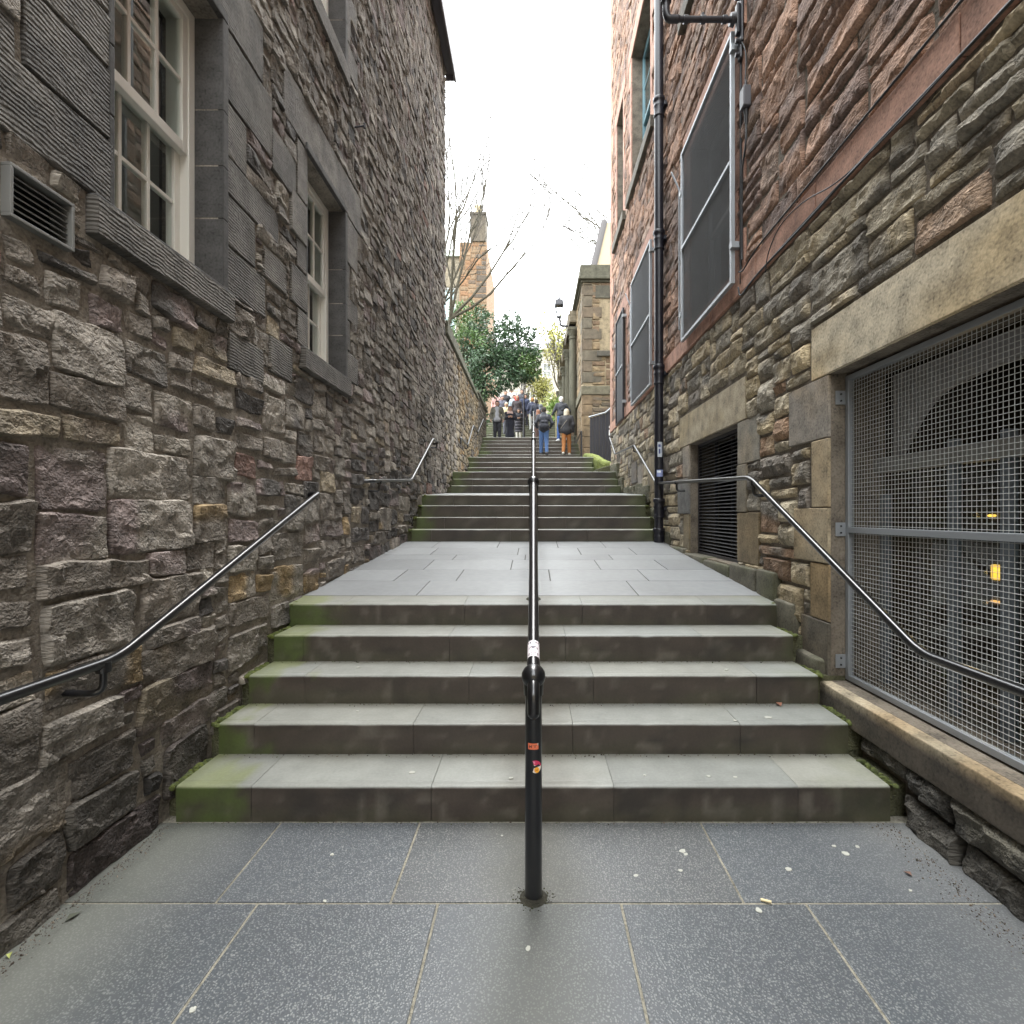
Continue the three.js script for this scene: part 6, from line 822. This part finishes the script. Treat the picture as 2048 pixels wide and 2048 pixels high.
// ---------------------------------------------------------------- small things on the ground
{
  const R = mulberry(97), blob = (r, h) => { const n = 12, s = new THREE.Shape(), ph = R() * 6; for (let i = 0; i <= n; i++) { const a = i / n * 6.283, q = r * (0.75 + 0.3 * noise3(Math.cos(a) * 1.3 + ph, Math.sin(a) * 1.3, ph)); i ? s.lineTo(Math.cos(a) * q * 1.25, Math.sin(a) * q) : s.moveTo(Math.cos(a) * q * 1.25, Math.sin(a) * q); } const g = new THREE.ExtrudeGeometry(s, { depth: h * 0.5, bevelEnabled: true, bevelSize: r * 0.12, bevelThickness: h * 0.5, bevelSegments: 2 }); g.rotateX(-Math.PI / 2); return g; };
  const gum = std({ color: lin(0.34, 0.34, 0.3), bumpMap: fineBump, bumpScale: 0.001, roughness: 0.8 });
  const put = (o, px, py) => { const d = EYE * 1024 / (py - 1030); o.position.set((px - 1067) / 1024 * d, 0.001, -d); o.rotation.y = R() * 6; };
  // chewing gum trodden into the flags
  for (const [px, py, r] of [[1056, 1898, 0.011], [664, 1710, 0.01], [1361, 1742, 0.009], [1365, 1703, 0.014], [1372, 1709, 0.01], [1272, 1752, 0.01], [1577, 1739, 0.014], [1668, 1693, 0.009], [1692, 1708, 0.016], [1715, 1694, 0.01], [1517, 1821, 0.013], [385, 2021, 0.011], [650, 1803, 0.008], [1004, 1672, 0.006], [1821, 1782, 0.007]]) put(tag(obj('gum_spot', blob(r, 0.003), gum), 'pale trodden chewing gum spot on the speckled paving', 'gum spot', 'chewing gum spots on the paving'), px, py);
  const onStep = (x, d, y, r) => { const o = tag(obj('gum_spot', blob(r, 0.003), gum), 'pale chewing gum spot on the worn stone tread of a step', 'gum spot', 'chewing gum spots on the steps'); o.position.set(x, y + 0.001, -d); };
  for (const [x, d, r] of [[-0.66, 2.79, 0.016], [-0.12, 2.73, 0.012], [0.94, 2.75, 0.012], [1.08, 2.74, 0.01], [0.6, 2.76, 0.008]]) onStep(x, d, 0.181, r); for (const [x, d, r] of [[1.42, 3.1, 0.02], [-1.1, 3.2, 0.01], [1.2, 3.05, 0.011]]) onStep(x, d, 0.359, r); for (const [x, d] of [[-1.2, 3.5], [1.3, 3.45]]) onStep(x, d, 0.542, 0.012);
  // filter tip, leaves, grit
  const cg = obj('cigarette_end', rod(V(-0.02, 0.006, 0), V(0.02, 0.006, 0), 0.0055, 0.0055, 10), std({ color: lin(0.6, 0.5, 0.3), roughness: 0.8 })); tag(cg, 'cigarette end lying by the paving joint', 'litter'); put(cg, 1532, 1805); cg.rotation.y = -0.4;
  const lf = (px, py, c, label, s, y = 0) => { const g = leafGeo(0.06 * s, 0.035 * s, 0.008); g.rotateX(-Math.PI / 2 + 0.1); const o = obj('fallen_leaf', g, std({ color: lin(...c), roughness: 0.8, side: THREE.DoubleSide })); tag(o, label, 'leaf'); put(o, px, py); o.position.y = 0.006 + y; };
  lf(130, 1846, [0.06, 0.065, 0.045], 'dark dead leaf on the paving near the rubble wall', 0.9); lf(1825, 1755, [0.13, 0.07, 0.05], 'reddish brown leaf in the dirt by the sandstone wall', 0.6); lf(18, 1910, [0.3, 0.33, 0.1], 'small yellow green leaf at the foot of the rubble wall', 0.5);
  { const o = obj('fallen_leaf', (() => { const g = leafGeo(0.06, 0.04, 0.01); g.rotateX(-1.4); return g; })(), std({ color: lin(0.24, 0.11, 0.07), roughness: 0.8, side: THREE.DoubleSide })); tag(o, 'curled brown leaf lying on the third step tread', 'leaf'); o.position.set(1.58, 0.365, -3.27); }
  const grit = (name, label, n, f, cols) => { const g = new THREE.IcosahedronGeometry(1, 0), im = new THREE.InstancedMesh(g, std({ color: 0xffffff, roughness: 1 }), n), m = new THREE.Matrix4(), q = new THREE.Quaternion(); for (let i = 0; i < n; i++) { const [x, y, z, s] = f(); q.setFromEuler(new THREE.Euler(R() * 6, R() * 6, R() * 6)); m.compose(V(x, y, z), q, V(s * (0.6 + R()), s * (0.3 + 0.4 * R()), s * (0.6 + 0.8 * R()))); im.setMatrixAt(i, m); const c = cols[R() * cols.length | 0], k = 0.7 + R() * 0.6; im.setColorAt(i, lin(c[0] * k, c[1] * k, c[2] * k)); } im.name = numbered(name); im.castShadow = im.receiveShadow = true; scene.add(im); tag(im, label, 'grit', null, 'stuff'); };
  const earth = [[0.06, 0.045, 0.035], [0.1, 0.08, 0.06], [0.045, 0.04, 0.03], [0.16, 0.13, 0.1]];
  grit('dirt', 'crumbs of soil and dead leaf along the foot of the walls', 1500, () => { const side = R() < 0.5 ? -1 : 1, d = 1.2 + R() * 1.42; return [side * ((side < 0 ? 1.905 : 1.86) - Math.abs(R() + R() + R() - 1.5) * (side < 0 ? 0.07 : 0.1) - (side > 0 ? R() * R() * 0.12 : 0.02)), 0.002, -d, 0.002 + 0.005 * R() * R() * R()]; }, earth);
  grit('step_dirt', 'crumbs of grit in the corners of the lowest steps', 700, () => { const i = R() * 4 | 0, f = FLIGHTS[0], x = -1.84 + 3.68 * R(), z = i ? f.d[i] : 2.65, y = i ? f.y[i - 1] : 0; return [x, y + 0.002, -(z - 0.006 - R() * R() * 0.05), 0.002 + 0.004 * R() * R()]; }, [...earth, [0.07, 0.09, 0.03]]);
  grit('post_dirt', 'dark moss and grit round the foot of the nearest rail post', 150, () => { const a = R() * 6.28, r = 0.037 + Math.abs(R() + R() - 1) * 0.05; return [Math.cos(a) * r * 1.2, 0.002, -2.12 + Math.sin(a) * r, 0.002 + 0.004 * R() * R()]; }, [[0.035, 0.035, 0.02], [0.05, 0.055, 0.025], [0.03, 0.026, 0.02]]);
  // moss that grows where the steps meet the rubble wall
  const tuft = new THREE.IcosahedronGeometry(1, 1), mm = std({ color: 0xffffff, bumpMap: fineBump, bumpScale: 0.004, roughness: 1 }), im = new THREE.InstancedMesh(tuft, mm, 900), m4 = new THREE.Matrix4(), q4 = new THREE.Quaternion(); for (let i = 0; i < 900; i++) { const f = FLIGHTS[R() < 0.6 ? 0 : 1], k = R() * f.d.length | 0, right = R() < 0.35, x = right ? f.x[1] + 0.01 + R() * 0.04 : f.x[0] - 0.005 - R() * 0.04, y = f.y[k], d = f.d[k] + R() * 0.3, s = 0.006 + 0.014 * R() * R(); m4.compose(V(x, y - 0.012, -d), q4.setFromEuler(new THREE.Euler(R() * 6, R() * 6, 0)), V(s * 1.4, s * 0.7, s * 1.4)); im.setMatrixAt(i, m4); const g = R(); im.setColorAt(i, lin(0.06 + 0.05 * g, 0.075 + 0.055 * g, 0.025)); } im.name = 'moss'; im.castShadow = im.receiveShadow = true; scene.add(im); tag(im, 'green moss along the ends of the lower steps', 'moss', null, 'stuff');
}
{ // the terrace across the street at the foot of the steps
  const tz = 26, tw = { at: (u, v, n) => [u, v, tz - n], flip: true }, te = thing('street_terrace', 'long stone terrace across the street at the foot of the steps', 'building'), W = [];
  for (let i = 0; i < 10; i++) for (let k = 0; k < 4; k++) W.push([-19 + i * 4, -17.8 + i * 4, 1 + k * 3.4, 3 + k * 3.4]);
  obj('wall', wallShell(tw, -22, 22, -0.1, 14.5, W, 0.4), M.mortarPale, te); obj('side_wall', box(-22, 22, -0.1, 14.5, tz + 1.2, tz + 9), M.room, te); obj('roof', box(-22.3, 22.3, 14.5, 14.8, tz - 0.4, tz + 9), M.slate, te);
  for (const w of W) { const g = grp('window', te); obj('window_frame', [slab(tw, w[0], w[1], (w[2] + w[3]) / 2 - 0.04, (w[2] + w[3]) / 2 + 0.04, -0.2, -0.12), slab(tw, w[0], w[0] + 0.08, w[2], w[3], -0.2, -0.12), slab(tw, w[1] - 0.08, w[1], w[2], w[3], -0.2, -0.12)], M.white, g); obj('pane', slab(tw, w[0] + 0.08, w[1] - 0.08, w[2], w[3], -0.18, -0.17), M.glass, g); }
}
scene.traverse(o => { if (o.isMesh) { o.castShadow = true; o.receiveShadow = true; } });
renderer.render(scene, camera);
